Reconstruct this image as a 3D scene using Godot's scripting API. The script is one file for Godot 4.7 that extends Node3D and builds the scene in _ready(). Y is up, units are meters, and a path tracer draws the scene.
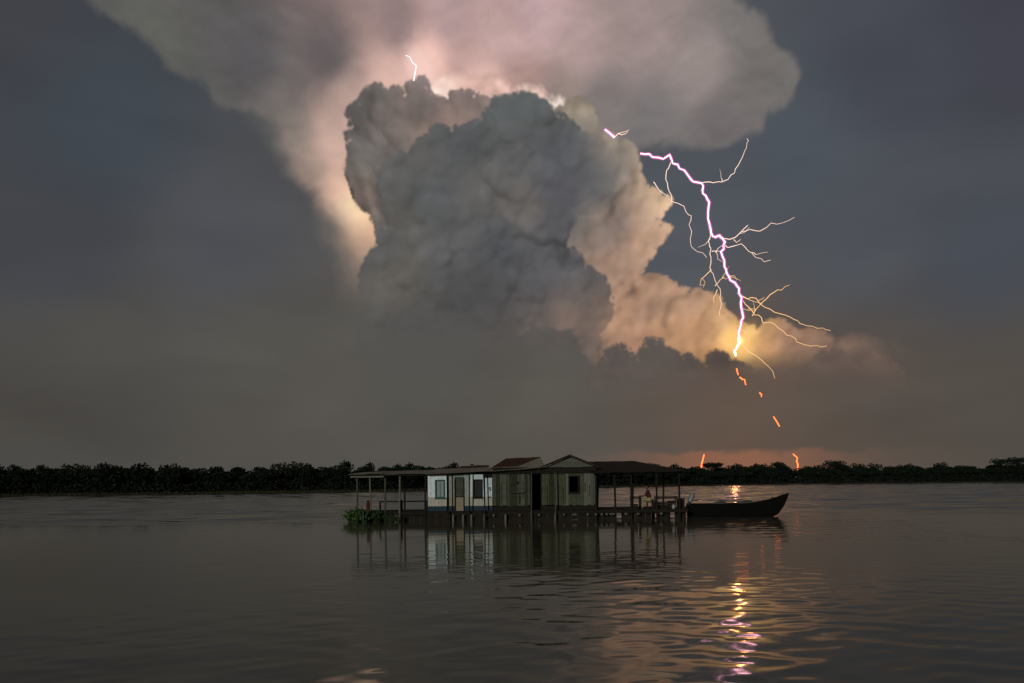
extends Node3D
# A stilt house on a lake at night, a thunderhead lit from inside by lightning. y up, metres; the camera stands 2.2 m above the water.

# Clouds by bearing and height in degrees: outline (bearing, height ...) and tones (bearing, height, sRGB ...).
const CLOUDS := {
	"air":{"poly":[],
		"tones":[-32.66,27.34,64,66,72,-28.24,22.98,64,71,78,-30.6,14.98,67,69,75,-20.86,16.09,79,80,85,-28.38,8.94,80,78,74,-18.93,9.49,86,84,79,-31.26,3.63,73,70,66,-18.98,3.86,80,77,72,-4.62,3.91,83,80,75,6.64,3.78,89,84,78,17.42,3.38,98,82,72,27.08,3.18,82,76,70,32.75,4.83,81,76,70,24.13,15.31,78,82,88,31.76,14.22,72,76,84,20.98,21.37,78,84,92,27.31,26.01,70,73,82,32.96,26.74,66,67,76,12.63,15.75,84,88,94,13.39,19.69,80,85,92,16.37,1.53,94,79,70,11.04,1.62,90,80,73,22.08,1.42,88,78,70,27.06,1.17,84,76,69,-15.57,1.72,82,79,75,-31.28,1.7,76,74,70,-0.89,1.63,85,81,75,16.38,2.54,100,82,71,13.92,2.6,98,82,72,18.78,2.48,96,80,70,16.4,4.27,96,82,73,12.52,5.12,94,84,76,20.14,4.84,92,82,73,16.41,6.06,100,84,73,24.65,5.32,88,80,74,3.69,7.55,90,86,80,-6.08,7.63,88,86,81,-14.11,6.8,87,84,79,22.73,2.65,88,78,70,9.59,2.98,90,82,75,-0.62,25.44,72,74,80]},
	"anvil":{"poly":[-30.43,31.32,-28.64,29.05,-27.3,28.31,-25.8,27.55,-24.27,26.75,-22.69,25.89,-21.08,24.99,-18.76,24.88,-17.06,24.3,-15.33,23.56,-6.64,23.48,3.84,20.91,9.81,23.17,13.43,22.75,16.95,23.23,18.46,23.53,18.67,24.22,20.36,25.03,21.23,26.33,20.85,27.51,19.19,28.32,18.74,30.02,17.05,31.34,17.43,34.08,8.58,39.36,-6.39,40.47,-21.9,36.89],
		"tones":[-28.17,28.89,89,89,87,-25.8,27.82,98,98,93,-22.7,25.61,91,91,89,-18.72,27.86,89,87,89,-13.15,28.48,93,87,89,-8.03,30.53,138,119,119,-4.3,31.23,182,155,155,-0.56,30.16,193,162,159,2.48,31.5,189,160,161,5.45,29.43,172,149,146,9.91,30.26,161,143,140,14.21,28.15,146,134,131,18.36,26.48,116,111,109,20.37,26.18,112,108,106,6.9,26.43,129,121,119,10.57,24.97,119,114,114,15.57,24.18,114,108,108,0.92,27.84,175,143,136,-5.83,28.65,244,195,182,-8.81,27.93,212,175,164,-11.74,26.86,170,146,138,-16.0,25.89,106,100,98,-16.72,24.04,106,101,98,17.03,30.01,119,114,112,-3.58,29.28,193,159,154,3.92,26.87,148,131,125,-7.96,35.27,127,117,117,7.03,35.22,138,127,125,-21.95,33.62,89,87,87]},
	"shaft":{"poly":[-18.76,24.88,-18.24,23.27,-16.4,21.92,-14.81,20.16,-13.85,17.94,-12.74,15.31,-11.77,11.16,-6.78,11.27,-5.86,26.59,-8.81,27.93,-15.3,26.26],
		"tones":[-17.96,23.9,112,109,104,-15.68,24.14,135,123,117,-14.3,21.79,156,137,126,-12.86,23.15,212,177,163,-12.89,20.62,238,192,172,-11.8,21.97,197,163,145,-11.82,19.84,255,225,184,-10.74,19.24,255,217,177,-10.02,18.28,217,172,143,-11.49,17.54,192,158,135,-12.23,16.02,147,130,117,-10.43,14.72,129,114,107,-11.19,11.89,103,99,96,-13.28,17.98,133,120,112,-14.7,17.89,100,100,103,-10.31,25.17,217,184,170,-12.48,25.02,189,160,149,-9.19,26.74,234,192,178]},
	"rear_tower":{"poly":[-9.96,17.81,-10.66,20.1,-11.08,21.37,-11.64,22.61,-12.21,23.69,-12.27,24.43,-11.83,24.95,-12.11,25.53,-11.75,26.03,-11.16,26.37,-10.87,26.93,-10.13,27.33,-9.4,27.31,-8.96,26.99,-8.45,27.31,-7.86,27.1,-7.56,27.53,-6.88,27.85,-6.14,28.0,-5.85,27.54,-5.63,26.77,-5.34,26.24,-4.89,26.13,-4.44,26.44,-4.51,26.92,-4.13,27.17,-3.23,27.3,-2.25,27.14,-1.51,26.42,-0.62,25.14,0.05,18.31,-6.73,16.21],
		"tones":[-11.39,25.82,89,87,85,-11.92,23.96,91,88,86,-9.56,26.71,98,93,90,-9.72,25.2,112,104,100,-8.09,26.2,123,110,105,-6.61,26.26,98,92,89,-8.48,24.66,121,109,104,-6.0,27.47,125,112,110,-3.23,26.95,119,106,103,-2.12,26.05,127,112,106,-4.0,25.54,142,121,113,-10.34,22.37,108,104,100,-8.53,20.2,93,91,89,-5.89,24.26,144,123,113,-10.8,20.74,131,117,108,-9.23,23.38,110,104,100]},
	"shelf":{"poly":[3.53,25.86,4.13,26.02,5.03,26.16,6.0,26.0,6.59,25.36,6.88,24.73,7.76,23.93,8.94,23.8,9.45,23.2,9.81,22.54,9.87,21.77,10.01,20.93,9.78,20.42,10.37,20.9,11.1,20.53,11.89,20.01,11.95,19.35,11.22,18.94,11.0,18.63,11.51,18.33,12.15,18.08,11.93,17.49,11.2,16.87,10.61,16.23,10.09,15.78,9.5,15.46,9.43,14.91,10.08,14.32,10.8,14.01,12.04,14.07,13.33,13.78,14.39,13.51,15.16,12.83,16.47,11.49,17.16,10.96,18.52,10.73,19.54,10.99,20.53,10.37,21.18,9.77,22.48,9.88,23.75,9.1,24.38,9.52,25.31,9.44,26.83,8.84,28.01,8.28,28.59,7.19,27.69,5.48,20.81,5.16,8.15,5.61,6.68,7.49,4.48,11.2,0.73,11.63,2.26,14.11,2.33,20.29],
		"tones":[5.18,26.04,160,146,130,6.22,25.87,165,150,132,6.73,24.98,142,132,120,5.77,25.03,110,107,104,7.32,24.15,140,127,115,8.79,23.74,150,135,120,8.34,23.27,110,107,104,9.66,22.81,165,145,126,8.92,22.28,116,111,107,7.58,21.4,108,106,104,9.87,21.39,185,158,134,11.45,19.85,216,182,150,9.76,18.97,168,142,123,11.79,17.97,196,160,132,9.75,17.3,182,147,123,6.8,17.79,136,121,112,4.57,18.89,112,108,106,8.29,18.39,120,107,102,7.52,15.7,166,136,118,9.7,13.15,177,140,116,8.21,11.8,172,135,110,4.5,12.99,150,122,106,11.13,10.96,188,144,110,14.01,10.81,189,143,108,15.43,11.77,204,160,120,16.66,9.6,255,220,135,13.32,12.95,172,138,115,18.17,9.5,190,140,100,20.19,9.71,148,116,97,23.43,8.79,128,104,91,25.92,8.46,112,95,86,28.01,7.43,92,84,79,5.22,9.72,116,102,93,15.4,8.75,190,135,92,9.66,9.94,165,126,103,1.49,12.7,98,92,88,10.42,12.27,150,122,104]},
	"tower":{"poly":[-2.88,24.94,-2.27,25.56,-1.66,26.18,-1.2,26.78,-0.6,26.96,0.15,26.9,0.91,27.07,1.89,26.99,2.79,26.55,3.38,26.04,4.05,25.84,4.87,25.19,5.98,24.03,7.23,22.89,7.96,21.7,7.65,20.61,6.45,19.82,5.32,19.33,4.42,18.49,4.4,17.54,5.66,15.98,7.13,14.81,7.79,13.38,7.62,11.96,6.72,10.77,6.48,9.54,7.11,6.0,-2.38,3.15,-11.25,6.12,-10.63,9.76,-10.24,11.91,-10.07,13.68,-9.92,14.73,-9.98,15.98,-9.53,16.81,-9.82,17.14,-10.1,17.94,-9.22,18.11,-8.7,18.73,-9.21,19.38,-9.64,19.95,-9.85,20.79,-9.84,21.89,-8.57,23.09,-7.23,23.78,-6.41,24.12,-5.88,24.7,-4.91,25.15,-3.78,25.05],
		"tones":[-0.6,26.48,90,93,93,2.03,26.44,90,93,93,3.9,25.48,90,91,91,-3.64,24.19,86,88,89,0.87,23.56,90,90,91,3.87,23.17,86,88,93,-2.18,20.99,94,93,91,-5.94,20.28,86,88,89,3.84,20.91,86,86,91,0.82,19.98,104,99,95,-8.18,18.55,96,93,89,-4.48,16.94,90,90,91,-0.71,17.63,82,84,87,-8.22,15.48,97,94,89,-3.02,13.44,77,77,79,3.02,14.8,86,86,89,6.6,13.28,85,84,83,5.35,21.51,90,90,93,-6.79,10.54,77,77,78,3.05,16.89,88,87,89,2.62,12.1,95,88,86,-9.3,17.5,84,84,84,-6.65,22.85,92,91,90,6.12,23.39,96,95,96,-0.79,10.55,79,77,78]},
	"low_cumulus":{"poly":[5.92,6.03,6.09,7.65,6.7,8.81,7.08,9.67,7.67,9.94,8.34,10.14,9.0,9.82,9.43,9.01,9.66,9.73,9.96,10.29,10.55,10.48,11.2,10.31,11.56,9.72,11.77,8.92,12.27,8.75,12.63,9.1,13.28,9.14,13.91,8.61,14.34,8.37,14.48,9.08,14.98,9.27,15.68,9.16,16.51,8.62,16.85,7.96,17.81,7.63,19.17,7.84,20.5,7.48,21.49,8.11,22.02,8.76,22.6,9.05,23.43,8.86,24.06,8.13,24.42,7.23,24.87,8.01,25.61,8.48,26.52,8.01,27.41,7.02,27.69,5.15,20.79,3.76,9.61,4.46],
		"tones":[8.18,8.91,90,82,78,10.54,9.55,94,86,81,13.27,8.35,90,81,76,15.39,8.61,84,73,68,18.14,6.91,100,84,76,19.5,7.33,104,86,77,22.79,8.29,100,86,79,25.3,7.84,106,89,80,9.63,7.04,90,82,78,13.97,6.88,92,82,77,20.81,5.86,96,83,76,24.04,6.37,94,82,76]},
	"lit_crest":{"poly":[-6.32,25.36,-6.0,27.12,-5.62,27.72,-4.87,28.1,-4.2,27.88,-3.44,28.01,-2.4,27.79,-1.34,27.62,-0.59,27.91,-0.21,27.55,0.61,27.43,1.14,27.66,1.75,27.53,2.27,27.28,3.02,26.9,3.62,26.88,4.14,26.68,4.44,26.31,3.89,24.86,-2.14,24.51],
		"tones":[-5.1,27.44,255,226,212,-5.04,26.61,255,232,215,-3.0,27.72,226,184,172,-1.8,27.26,220,178,165,-0.59,27.44,246,204,190,0.46,27.13,215,175,162,1.37,27.3,255,228,214,2.34,26.92,214,176,162,3.76,26.39,255,240,224,-3.99,26.75,232,192,178]},
}
const LIT_PUFFS := [-6.58,28.45,1.39,246,206,195,-1.94,28.09,1.21,222,184,174,16.8,9.87,0.21,255,225,140,16.59,9.81,1.04,250,188,112]
const BOLT_CHANNEL := [330.7, 1199.6, 344.3, 1184.0, 361.3, 1175.0, 451.0, 1116.6, 466.7, 1117.8, 493.1, 1115.4, 511.1, 1103.6, 531.6, 1105.1, 547.0, 1106.6, 552.0, 1096.3, 558.7, 1079.2, 599.5, 1058.2, 613.0, 1041.0, 626.6, 1030.5, 653.8, 1009.7, 666.2, 985.7, 683.9, 949.2, 680.1, 913.7, 689.0, 882.8, 692.1, 849.6, 703.2, 828.9, 716.9, 834.6, 730.6, 834.4, 740.0, 817.2, 723.2, 780.5, 729.7, 745.5, 753.1, 697.4, 782.8, 653.6, 792.0, 623.4, 787.9, 587.5, 792.7, 551.5, 787.1, 515.7, 781.7, 484.9]
const BOLT_FOOT := [783.4, 488.3, 780.8, 467.8, 772.7, 447.4, 767.4, 423.5]
const BOLT_BRANCHES := [
	[361.3, 1175.0, 373.3, 1183.7, 385.4, 1190.5, 395.7, 1197.2, 406.0, 1198.8],
	[373.3, 1183.7, 388.8, 1187.0, 402.5, 1188.6, 409.4, 1195.3],
	[653.8, 1009.7, 684.6, 1016.3, 725.7, 1015.8, 749.8, 1027.5, 768.7, 1044.4, 781.0, 1070.0, 793.2, 1093.8, 805.5, 1121.0, 810.9, 1144.9, 818.0, 1170.2],
	[553.6, 1086.1, 540.7, 1062.2, 539.4, 1034.9, 551.0, 993.7, 555.8, 969.7, 557.4, 959.4, 577.9, 948.9, 598.3, 938.5, 608.4, 921.3, 620.5, 902.0, 618.2, 880.1, 624.8, 859.5, 619.4, 835.6, 624.3, 804.8, 639.7, 780.7, 658.1, 773.6, 675.1, 763.2],
	[498.3, 1026.8, 503.2, 1004.5, 513.3, 987.3, 543.9, 976.7],
	[691.5, 852.0, 682.6, 821.3, 684.3, 787.0, 691.0, 745.9, 687.3, 715.2, 704.9, 667.1, 715.0, 649.9, 721.7, 636.1, 719.6, 601.9, 717.5, 564.3],
	[704.9, 667.1, 722.2, 687.4, 736.0, 697.5],
	[688.3, 718.6, 671.1, 701.6, 657.3, 691.5, 653.6, 671.0, 667.3, 667.5],
	[711.6, 653.3, 697.6, 626.1, 697.4, 605.6],
	[689.0, 780.1, 706.1, 780.0, 723.2, 780.5],
	[734.0, 827.6, 754.5, 823.9, 771.6, 828.2, 785.4, 840.7, 795.8, 851.9, 816.3, 850.6, 838.9, 848.0, 857.4, 850.2, 874.5, 856.9, 888.4, 870.4, 898.7, 880.6, 919.2, 876.9, 935.3, 878.1, 953.5, 883.4, 969.3, 890.1],
	[795.8, 851.9, 809.6, 864.4, 820.0, 875.6],
	[771.6, 827.2, 781.8, 816.8, 792.1, 823.5],
	[737.1, 800.2, 754.2, 800.0, 771.4, 804.3, 788.5, 803.0, 802.1, 796.1, 815.6, 778.8, 825.8, 773.6, 842.8, 761.4, 856.3, 751.0, 873.4, 747.4, 890.5, 748.9],
	[790.1, 635.4, 803.7, 628.4, 817.4, 623.1, 837.8, 617.8, 860.3, 604.9, 882.0, 589.9, 908.2, 574.3, 929.6, 565.5, 955.8, 549.8, 980.7, 541.0, 1003.9, 530.5, 1038.7, 524.7, 1069.4, 516.1, 1100.1, 509.0],
	[860.3, 604.9, 872.0, 614.0, 884.8, 628.6, 899.6, 637.7, 915.1, 647.8, 934.0, 651.0, 951.2, 661.1],
	[827.0, 559.7, 837.4, 580.1, 858.2, 603.9],
	[796.9, 631.9, 817.3, 614.6, 841.1, 607.5, 861.6, 600.4],
	[793.2, 608.0, 813.5, 583.8, 835.9, 563.1, 854.2, 549.2, 871.2, 538.7, 895.1, 531.6, 918.9, 521.1, 939.3, 507.2, 961.4, 489.9, 983.4, 472.6, 1003.8, 458.7, 1041.4, 458.3, 1075.6, 452.1],
	[781.5, 471.3, 801.9, 453.9, 822.2, 430.8, 856.1, 405.5, 886.6, 374.4, 906.8, 346.8],
]
const BOLT_LOW := [[770.3, 379.0, 775.3, 368.7, 778.7, 358.4], [785.4, 351.5, 793.9, 341.1, 802.2, 323.9], [851.6, 297.7, 858.3, 290.8, 861.7, 285.7], [900.3, 215.1, 908.7, 203.1, 912.1, 196.2, 922.2, 182.4]]
const FAR_STRIKES := [[656.1, 87.7, 652.5, 72.3, 648.2, 58.7, 647.0, 41.6, 646.8, 21.1], [965.7, 86.1, 972.4, 72.4, 972.3, 62.1, 980.7, 48.4, 982.2, 34.7, 983.8, 17.5]]
const CLOUD_STRIKE := [-348.7, 1465.7, -333.7, 1454.6, -327.0, 1444.3, -315.1, 1435.2, -313.6, 1414.0, -317.2, 1399.7, -322.5, 1379.2]
const FAINT_STRIKE := [-61.7, 1619.4, -67.0, 1602.3, -58.6, 1588.6, -72.5, 1571.6, -82.8, 1561.4]


const TEXELS := 4096.0 / 360.0
var rng := RandomNumberGenerator.new()
var M := {}


func _ready() -> void:
	rng.seed = 20240
	var cam := Camera3D.new()
	cam.name = "camera"
	cam.position = Vector3(0, 2.2, 0)
	cam.rotation = Vector3(0, 0, deg_to_rad(-0.6016))
	cam.near = 0.1
	# held level, the lens shifted up
	cam.projection = Camera3D.PROJECTION_FRUSTUM
	cam.size = 0.1 * 683.0 / 760.0
	cam.frustum_offset = Vector2(0, 0.1 * 140.0 / 760.0)
	cam.far = 12000.0
	add_child(cam)
	cam.current = true

	var env := Environment.new()
	env.background_mode = Environment.BG_SKY
	var sky := Sky.new()
	var sm := PanoramaSkyMaterial.new()
	sm.panorama = storm_sky()
	sky.sky_material = sm
	env.sky = sky
	env.sky_rotation = Vector3(0, PI, 0)
	env.background_energy_multiplier = 1.0
	env.tonemap_mode = Environment.TONE_MAPPER_LINEAR
	env.tonemap_exposure = 1.0
	env.sdfgi_enabled = true
	env.ssao_enabled = true
	env.ssil_enabled = true
	var we := WorldEnvironment.new()
	we.name = "environment"
	we.environment = env
	add_child(we)

	# moonlight from low behind the camera's left shoulder
	var moon := DirectionalLight3D.new()
	moon.name = "moonlight"
	moon.rotation = Vector3(deg_to_rad(-11.0), deg_to_rad(-24.0), 0)
	moon.light_color = Color(0.96, 1.0, 0.98)
	moon.light_energy = 0.4
	moon.light_angular_distance = 0.6
	moon.shadow_enabled = true
	add_child(moon)

	materials()
	make_water()
	make_shore()
	make_lightning()
	make_wood()
	make_house()
	make_things()


# ---------------------------------------------------------------- sky

func lin(v: float) -> float:
	v /= 255.0
	return v / 12.92 if v <= 0.04045 else pow((v + 0.055) / 1.055, 2.4)


func tones_of(flat: Array) -> PackedFloat32Array:
	var t := PackedFloat32Array()
	for i in range(0, flat.size(), 5):
		t.append_array([flat[i], flat[i + 1], lin(flat[i + 2]), lin(flat[i + 3]), lin(flat[i + 4])])
	return t


func tone_at(t: PackedFloat32Array, x: float, y: float, near: float) -> Vector3:
	# tones blended by distance
	var sum := 0.0
	var c := Vector3.ZERO
	for i in range(0, t.size(), 5):
		var dx := x - t[i]
		var dy := y - t[i + 1]
		var d := dx * dx + dy * dy + near
		var w := 1.0 / (d * d)
		sum += w
		c += Vector3(t[i + 2], t[i + 3], t[i + 4]) * w
	return c / sum


func depth_inside(p: PackedFloat32Array, x: float, y: float) -> float:
	# degrees from the outline, positive inside it
	var best := 1e9
	var inside := false
	var n := p.size()
	var ax := p[n - 2]
	var ay := p[n - 1]
	for i in range(0, n, 2):
		var bx := p[i]
		var by := p[i + 1]
		var ex := bx - ax
		var ey := by - ay
		var vx := x - ax
		var vy := y - ay
		var t := clampf((vx * ex + vy * ey) / (ex * ex + ey * ey), 0.0, 1.0)
		var qx := vx - t * ex
		var qy := vy - t * ey
		best = minf(best, qx * qx + qy * qy)
		if (by > y) != (ay > y) and x < (ax - bx) * (y - by) / (ay - by) + bx:
			inside = not inside
		ax = bx
		ay = by
	return sqrt(best) if inside else -sqrt(best)


func puffy(freq: float, octaves: int, salt: int, warp := 1.0) -> FastNoiseLite:
	var n := FastNoiseLite.new()
	n.seed = salt
	n.noise_type = FastNoiseLite.TYPE_CELLULAR
	n.cellular_return_type = FastNoiseLite.RETURN_DISTANCE
	n.cellular_distance_function = FastNoiseLite.DISTANCE_EUCLIDEAN
	n.cellular_jitter = 0.95
	n.frequency = freq
	n.fractal_type = FastNoiseLite.FRACTAL_FBM
	n.fractal_octaves = octaves
	n.fractal_lacunarity = 2.1
	n.fractal_gain = 0.5
	n.domain_warp_enabled = warp > 0.0
	n.domain_warp_amplitude = warp
	n.domain_warp_frequency = 0.25
	n.domain_warp_fractal_octaves = 3
	return n


func wispy(freq: float, octaves: int, salt: int) -> FastNoiseLite:
	var n := FastNoiseLite.new()
	n.seed = salt
	n.noise_type = FastNoiseLite.TYPE_SIMPLEX_SMOOTH
	n.frequency = freq
	n.fractal_type = FastNoiseLite.FRACTAL_FBM
	n.fractal_octaves = octaves
	n.fractal_gain = 0.5
	n.domain_warp_enabled = true
	n.domain_warp_amplitude = 2.0
	n.domain_warp_frequency = 0.12
	return n


const WX := -46.0
const WY := 52.0
const NX := 1047
const NY := 604


func storm_sky() -> ImageTexture:
	# the whole sphere: air only, the same tones going on round and overhead
	var air := tones_of(CLOUDS.air.tones)
	var gw := 256
	var gh := 128
	var far := PackedFloat32Array()
	far.resize(gw * gh * 3)
	for j in gh:
		for i in gw:
			var round_about := absf((i + 0.5) / gw * 360.0 - 180.0)
			var high := maxf(90.0 - (j + 0.5) / gh * 180.0, 0.0)
			var bearing := (i + 0.5) / gw * 360.0 - 180.0
			var c := tone_at(air, bearing, high, 6.0).lerp(tone_at(air, -bearing, high, 6.0), 0.5 * smoothstep(60.0, 180.0, round_about))
			var k := (j * gw + i) * 3
			far[k] = c.x
			far[k + 1] = c.y
			far[k + 2] = c.z
	var whole := Image.create_from_data(gw, gh, false, Image.FORMAT_RGBF, far.to_byte_array())
	whole.resize(4096, 2048, Image.INTERPOLATE_BILINEAR)
	# the storm in detail
	var at := PackedFloat32Array()
	at.resize(NX * NY * 3)
	var haze := wispy(0.09, 4, 3)
	var cs := 5
	var cw := NX / cs + 2
	var ch := NY / cs + 2
	var grid := PackedVector3Array()
	grid.resize(cw * ch)
	for j in ch:
		for i in cw:
			grid[j * cw + i] = tone_at(air, WX + i * cs / TEXELS, WY - j * cs / TEXELS, 6.0)
	for j in NY:
		var y := WY - (j + 0.5) / TEXELS
		for i in NX:
			var x := WX + (i + 0.5) / TEXELS
			var c := between(grid, cw, float(i) / cs, float(j) / cs)
			var rim := clampf(minf(minf(i, NX - i), j) / 120.0, 0.0, 1.0)
			c *= 1.0 + 0.12 * rim * haze.get_noise_2d(x * 0.6, y * 1.8)
			var k := (j * NX + i) * 3
			at[k] = c.x
			at[k + 1] = c.y
			at[k + 2] = c.z
	# back to front: softness, ragged edge, size of puffs, relief, direction the light comes from, heights where the base dissolves
	layer(at, "anvil", 0.55, 1.5, 0.15, 0.16, Vector3(-0.2, 0.9, 0.5), 0.0, 0.1, 11, true)
	layer(at, "shaft", 2.4, 1.8, 0.14, 0.2, Vector3(0.8, -0.3, 0.5), 11.0, 17.0, 12, true)
	lit_puffs(at, 0, 2)
	layer(at, "lit_crest", 0.45, 0.3, 0.5, 0.35, Vector3(0.0, -0.8, 0.5), 12.0, 18.0, 18, false)
	layer(at, "rear_tower", 0.16, 0.5, 0.3, 0.46, Vector3(0.5, 0.8, 0.5), 12.0, 18.0, 13, false)
	layer(at, "shelf", 0.17, 0.36, 0.3, 0.46, Vector3(0.8, -0.3, 0.4), 7.3, 9.6, 14, false, Vector4(27.5, 8.6, 6.0, 0.9))
	glow(at)
	layer(at, "tower", 0.17, 0.46, 0.24, 0.38, Vector3(-0.4, 0.8, 0.6), 6.0, 16.5, 15, false, Vector4(7.6, 21.2, 4.4, 2.2))
	layer(at, "low_cumulus", 0.22, 0.42, 0.5, 0.16, Vector3(0.5, 0.6, 0.5), 5.5, 8.5, 16, false)
	horizon_gap(at)
	var part := Image.create_from_data(NX, NY, false, Image.FORMAT_RGBF, at.to_byte_array())
	whole.blit_rect(part, Rect2i(0, 0, NX, NY), Vector2i(int(round((WX + 180.0) * TEXELS)), int(round((90.0 - WY) * TEXELS))))
	return ImageTexture.create_from_image(whole)


func between(g: PackedVector3Array, w: int, fx: float, fy: float) -> Vector3:
	var i := int(fx)
	var j := int(fy)
	var tx := fx - i
	var ty := fy - j
	var k := j * w + i
	return g[k].lerp(g[k + 1], tx).lerp(g[k + w].lerp(g[k + w + 1], tx), ty)


func layer(at: PackedFloat32Array, which: String, soft: float, ragged: float, freq: float, relief: float, from: Vector3, base_low: float, base_high: float, salt: int, smooth: bool, loose := Vector4.ZERO) -> void:
	# soft: degrees over which the edge fades; loose: a place (bearing, height, reach) where it fades over loose.w more
	var outline := PackedFloat32Array(CLOUDS[which].poly)
	var tones := tones_of(CLOUDS[which].tones)
	var lo := Vector2(1e9, 1e9)
	var hi := Vector2(-1e9, -1e9)
	for k in range(0, outline.size(), 2):
		var p := Vector2(outline[k], outline[k + 1])
		lo = lo.min(p)
		hi = hi.max(p)
	var pad := soft + ragged + loose.w
	var i0 := maxi(0, int((lo.x - pad - WX) * TEXELS))
	var i1 := mini(NX - 1, int((hi.x + pad - WX) * TEXELS))
	var j0 := maxi(0, int((WY - hi.y - pad) * TEXELS))
	var j1 := mini(NY - 1, int((WY - maxf(lo.y - pad, base_low)) * TEXELS))
	var bw := i1 - i0 + 1
	var bh := j1 - j0 + 1
	var cs := 4
	var cw := (i1 - i0) / cs + 3
	var ch := (j1 - j0) / cs + 3
	var grid := PackedVector3Array()
	var deep := PackedVector3Array()
	grid.resize(cw * ch)
	deep.resize(cw * ch)
	for j in ch:
		for i in cw:
			var x := WX + (i0 + i * cs) / TEXELS
			var y := WY - (j0 + j * cs) / TEXELS
			var d := depth_inside(outline, x, y)
			deep[j * cw + i] = Vector3(d, 0, 0)
			if d > -pad * 1.5:
				grid[j * cw + i] = tone_at(tones, x, y, 1.2)
	var edge := wispy(freq * 1.5, 5, salt)
	var body := wispy(freq, 5, salt + 40)
	var big := wispy(freq * 0.55, 3, salt + 80)
	var fine := wispy(freq * 1.6, 6, salt + 120)
	var height := PackedFloat32Array()
	var reach := PackedFloat32Array()
	if not smooth:
		height.resize(bw * bh)
		reach.resize(bw * bh)
		reach.fill(-1e6)
		billows(height, reach, deep, cw, cs, outline, bw, bh, i0, j0, ragged, salt)
		blur(height, bw, bh, 2)
	var wide := height.duplicate()
	if not smooth:
		blur(wide, bw, bh, 9)
	var sun := from.normalized()
	for j in range(j0, j1 + 1):
		var y := WY - (j + 0.5) / TEXELS
		var base := smoothstep(base_low, base_high, y)
		for i in range(i0, i1 + 1):
			var fx := float(i - i0) / cs
			var fy := float(j - j0) / cs
			var d := between(deep, cw, fx, fy).x
			if d < -pad * 1.5:
				continue
			var x := WX + (i + 0.5) / TEXELS
			var q := (j - j0) * bw + i - i0
			var s := soft
			if smooth:
				d += ragged * 0.6 * edge.get_noise_2d(x, y)
			else:
				d = maxf(d - ragged * 0.5, reach[q])
				if loose.w > 0.0:
					s += loose.w * (1.0 - smoothstep(0.4 * loose.z, loose.z, Vector2(x - loose.x, y - loose.y).length()))
				if d < 1.5:
					d += 0.22 * edge.get_noise_2d(x * 4.0, y * 5.0)
			var alpha := smoothstep(-s * 0.4, s, d) * base
			if alpha <= 0.001:
				continue
			var c := between(grid, cw, fx, fy)
			var n := body.get_noise_2d(x * 0.8 + y * 0.3, (y - x * 0.25) * 1.2) if smooth else body.get_noise_2d(x, y)
			var shade: float
			if smooth:
				var m := body.get_noise_2d((x + 0.3) * 0.8 + y * 0.3, (y + 0.4 - x * 0.25) * 1.2)
				shade = 1.0 + relief * (0.9 * n + 1.3 * (n - m))
			else:
				var l := height[q - 1 if i > i0 else q]
				var r := height[q + 1 if i < i1 else q]
				var u := height[q - bw if j > j0 else q]
				var v := height[q + bw if j < j1 else q]
				var face := Vector3((l - r) * 4.5, (v - u) * 4.5, 1.0).normalized()
				shade = 1.0 + relief * (0.75 * (face.dot(sun) - sun.z) + 0.45 * clampf((height[q] - wide[q]) * 1.6, -0.35, 0.6) + 0.35 * n + 0.25 * fine.get_noise_2d(x * 0.6 + 40.0, y * 1.6) + 0.6 * big.get_noise_2d(x * 0.6, y * 1.7))
				shade = lerpf(1.0 + relief * 0.5 * fine.get_noise_2d(x * 0.5, y * 1.9), shade, 0.55 + 0.45 * smoothstep(-0.25, 0.3, edge.get_noise_2d(x * 0.35, y * 0.5)))
			shade = lerpf(1.0, shade, 0.25 + 0.75 * base)
			c *= maxf(shade, 0.4)
			var k := (j * NX + i) * 3
			at[k] = lerpf(at[k], c.x, alpha)
			at[k + 1] = lerpf(at[k + 1], c.y, alpha)
			at[k + 2] = lerpf(at[k + 2], c.z, alpha)


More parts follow.
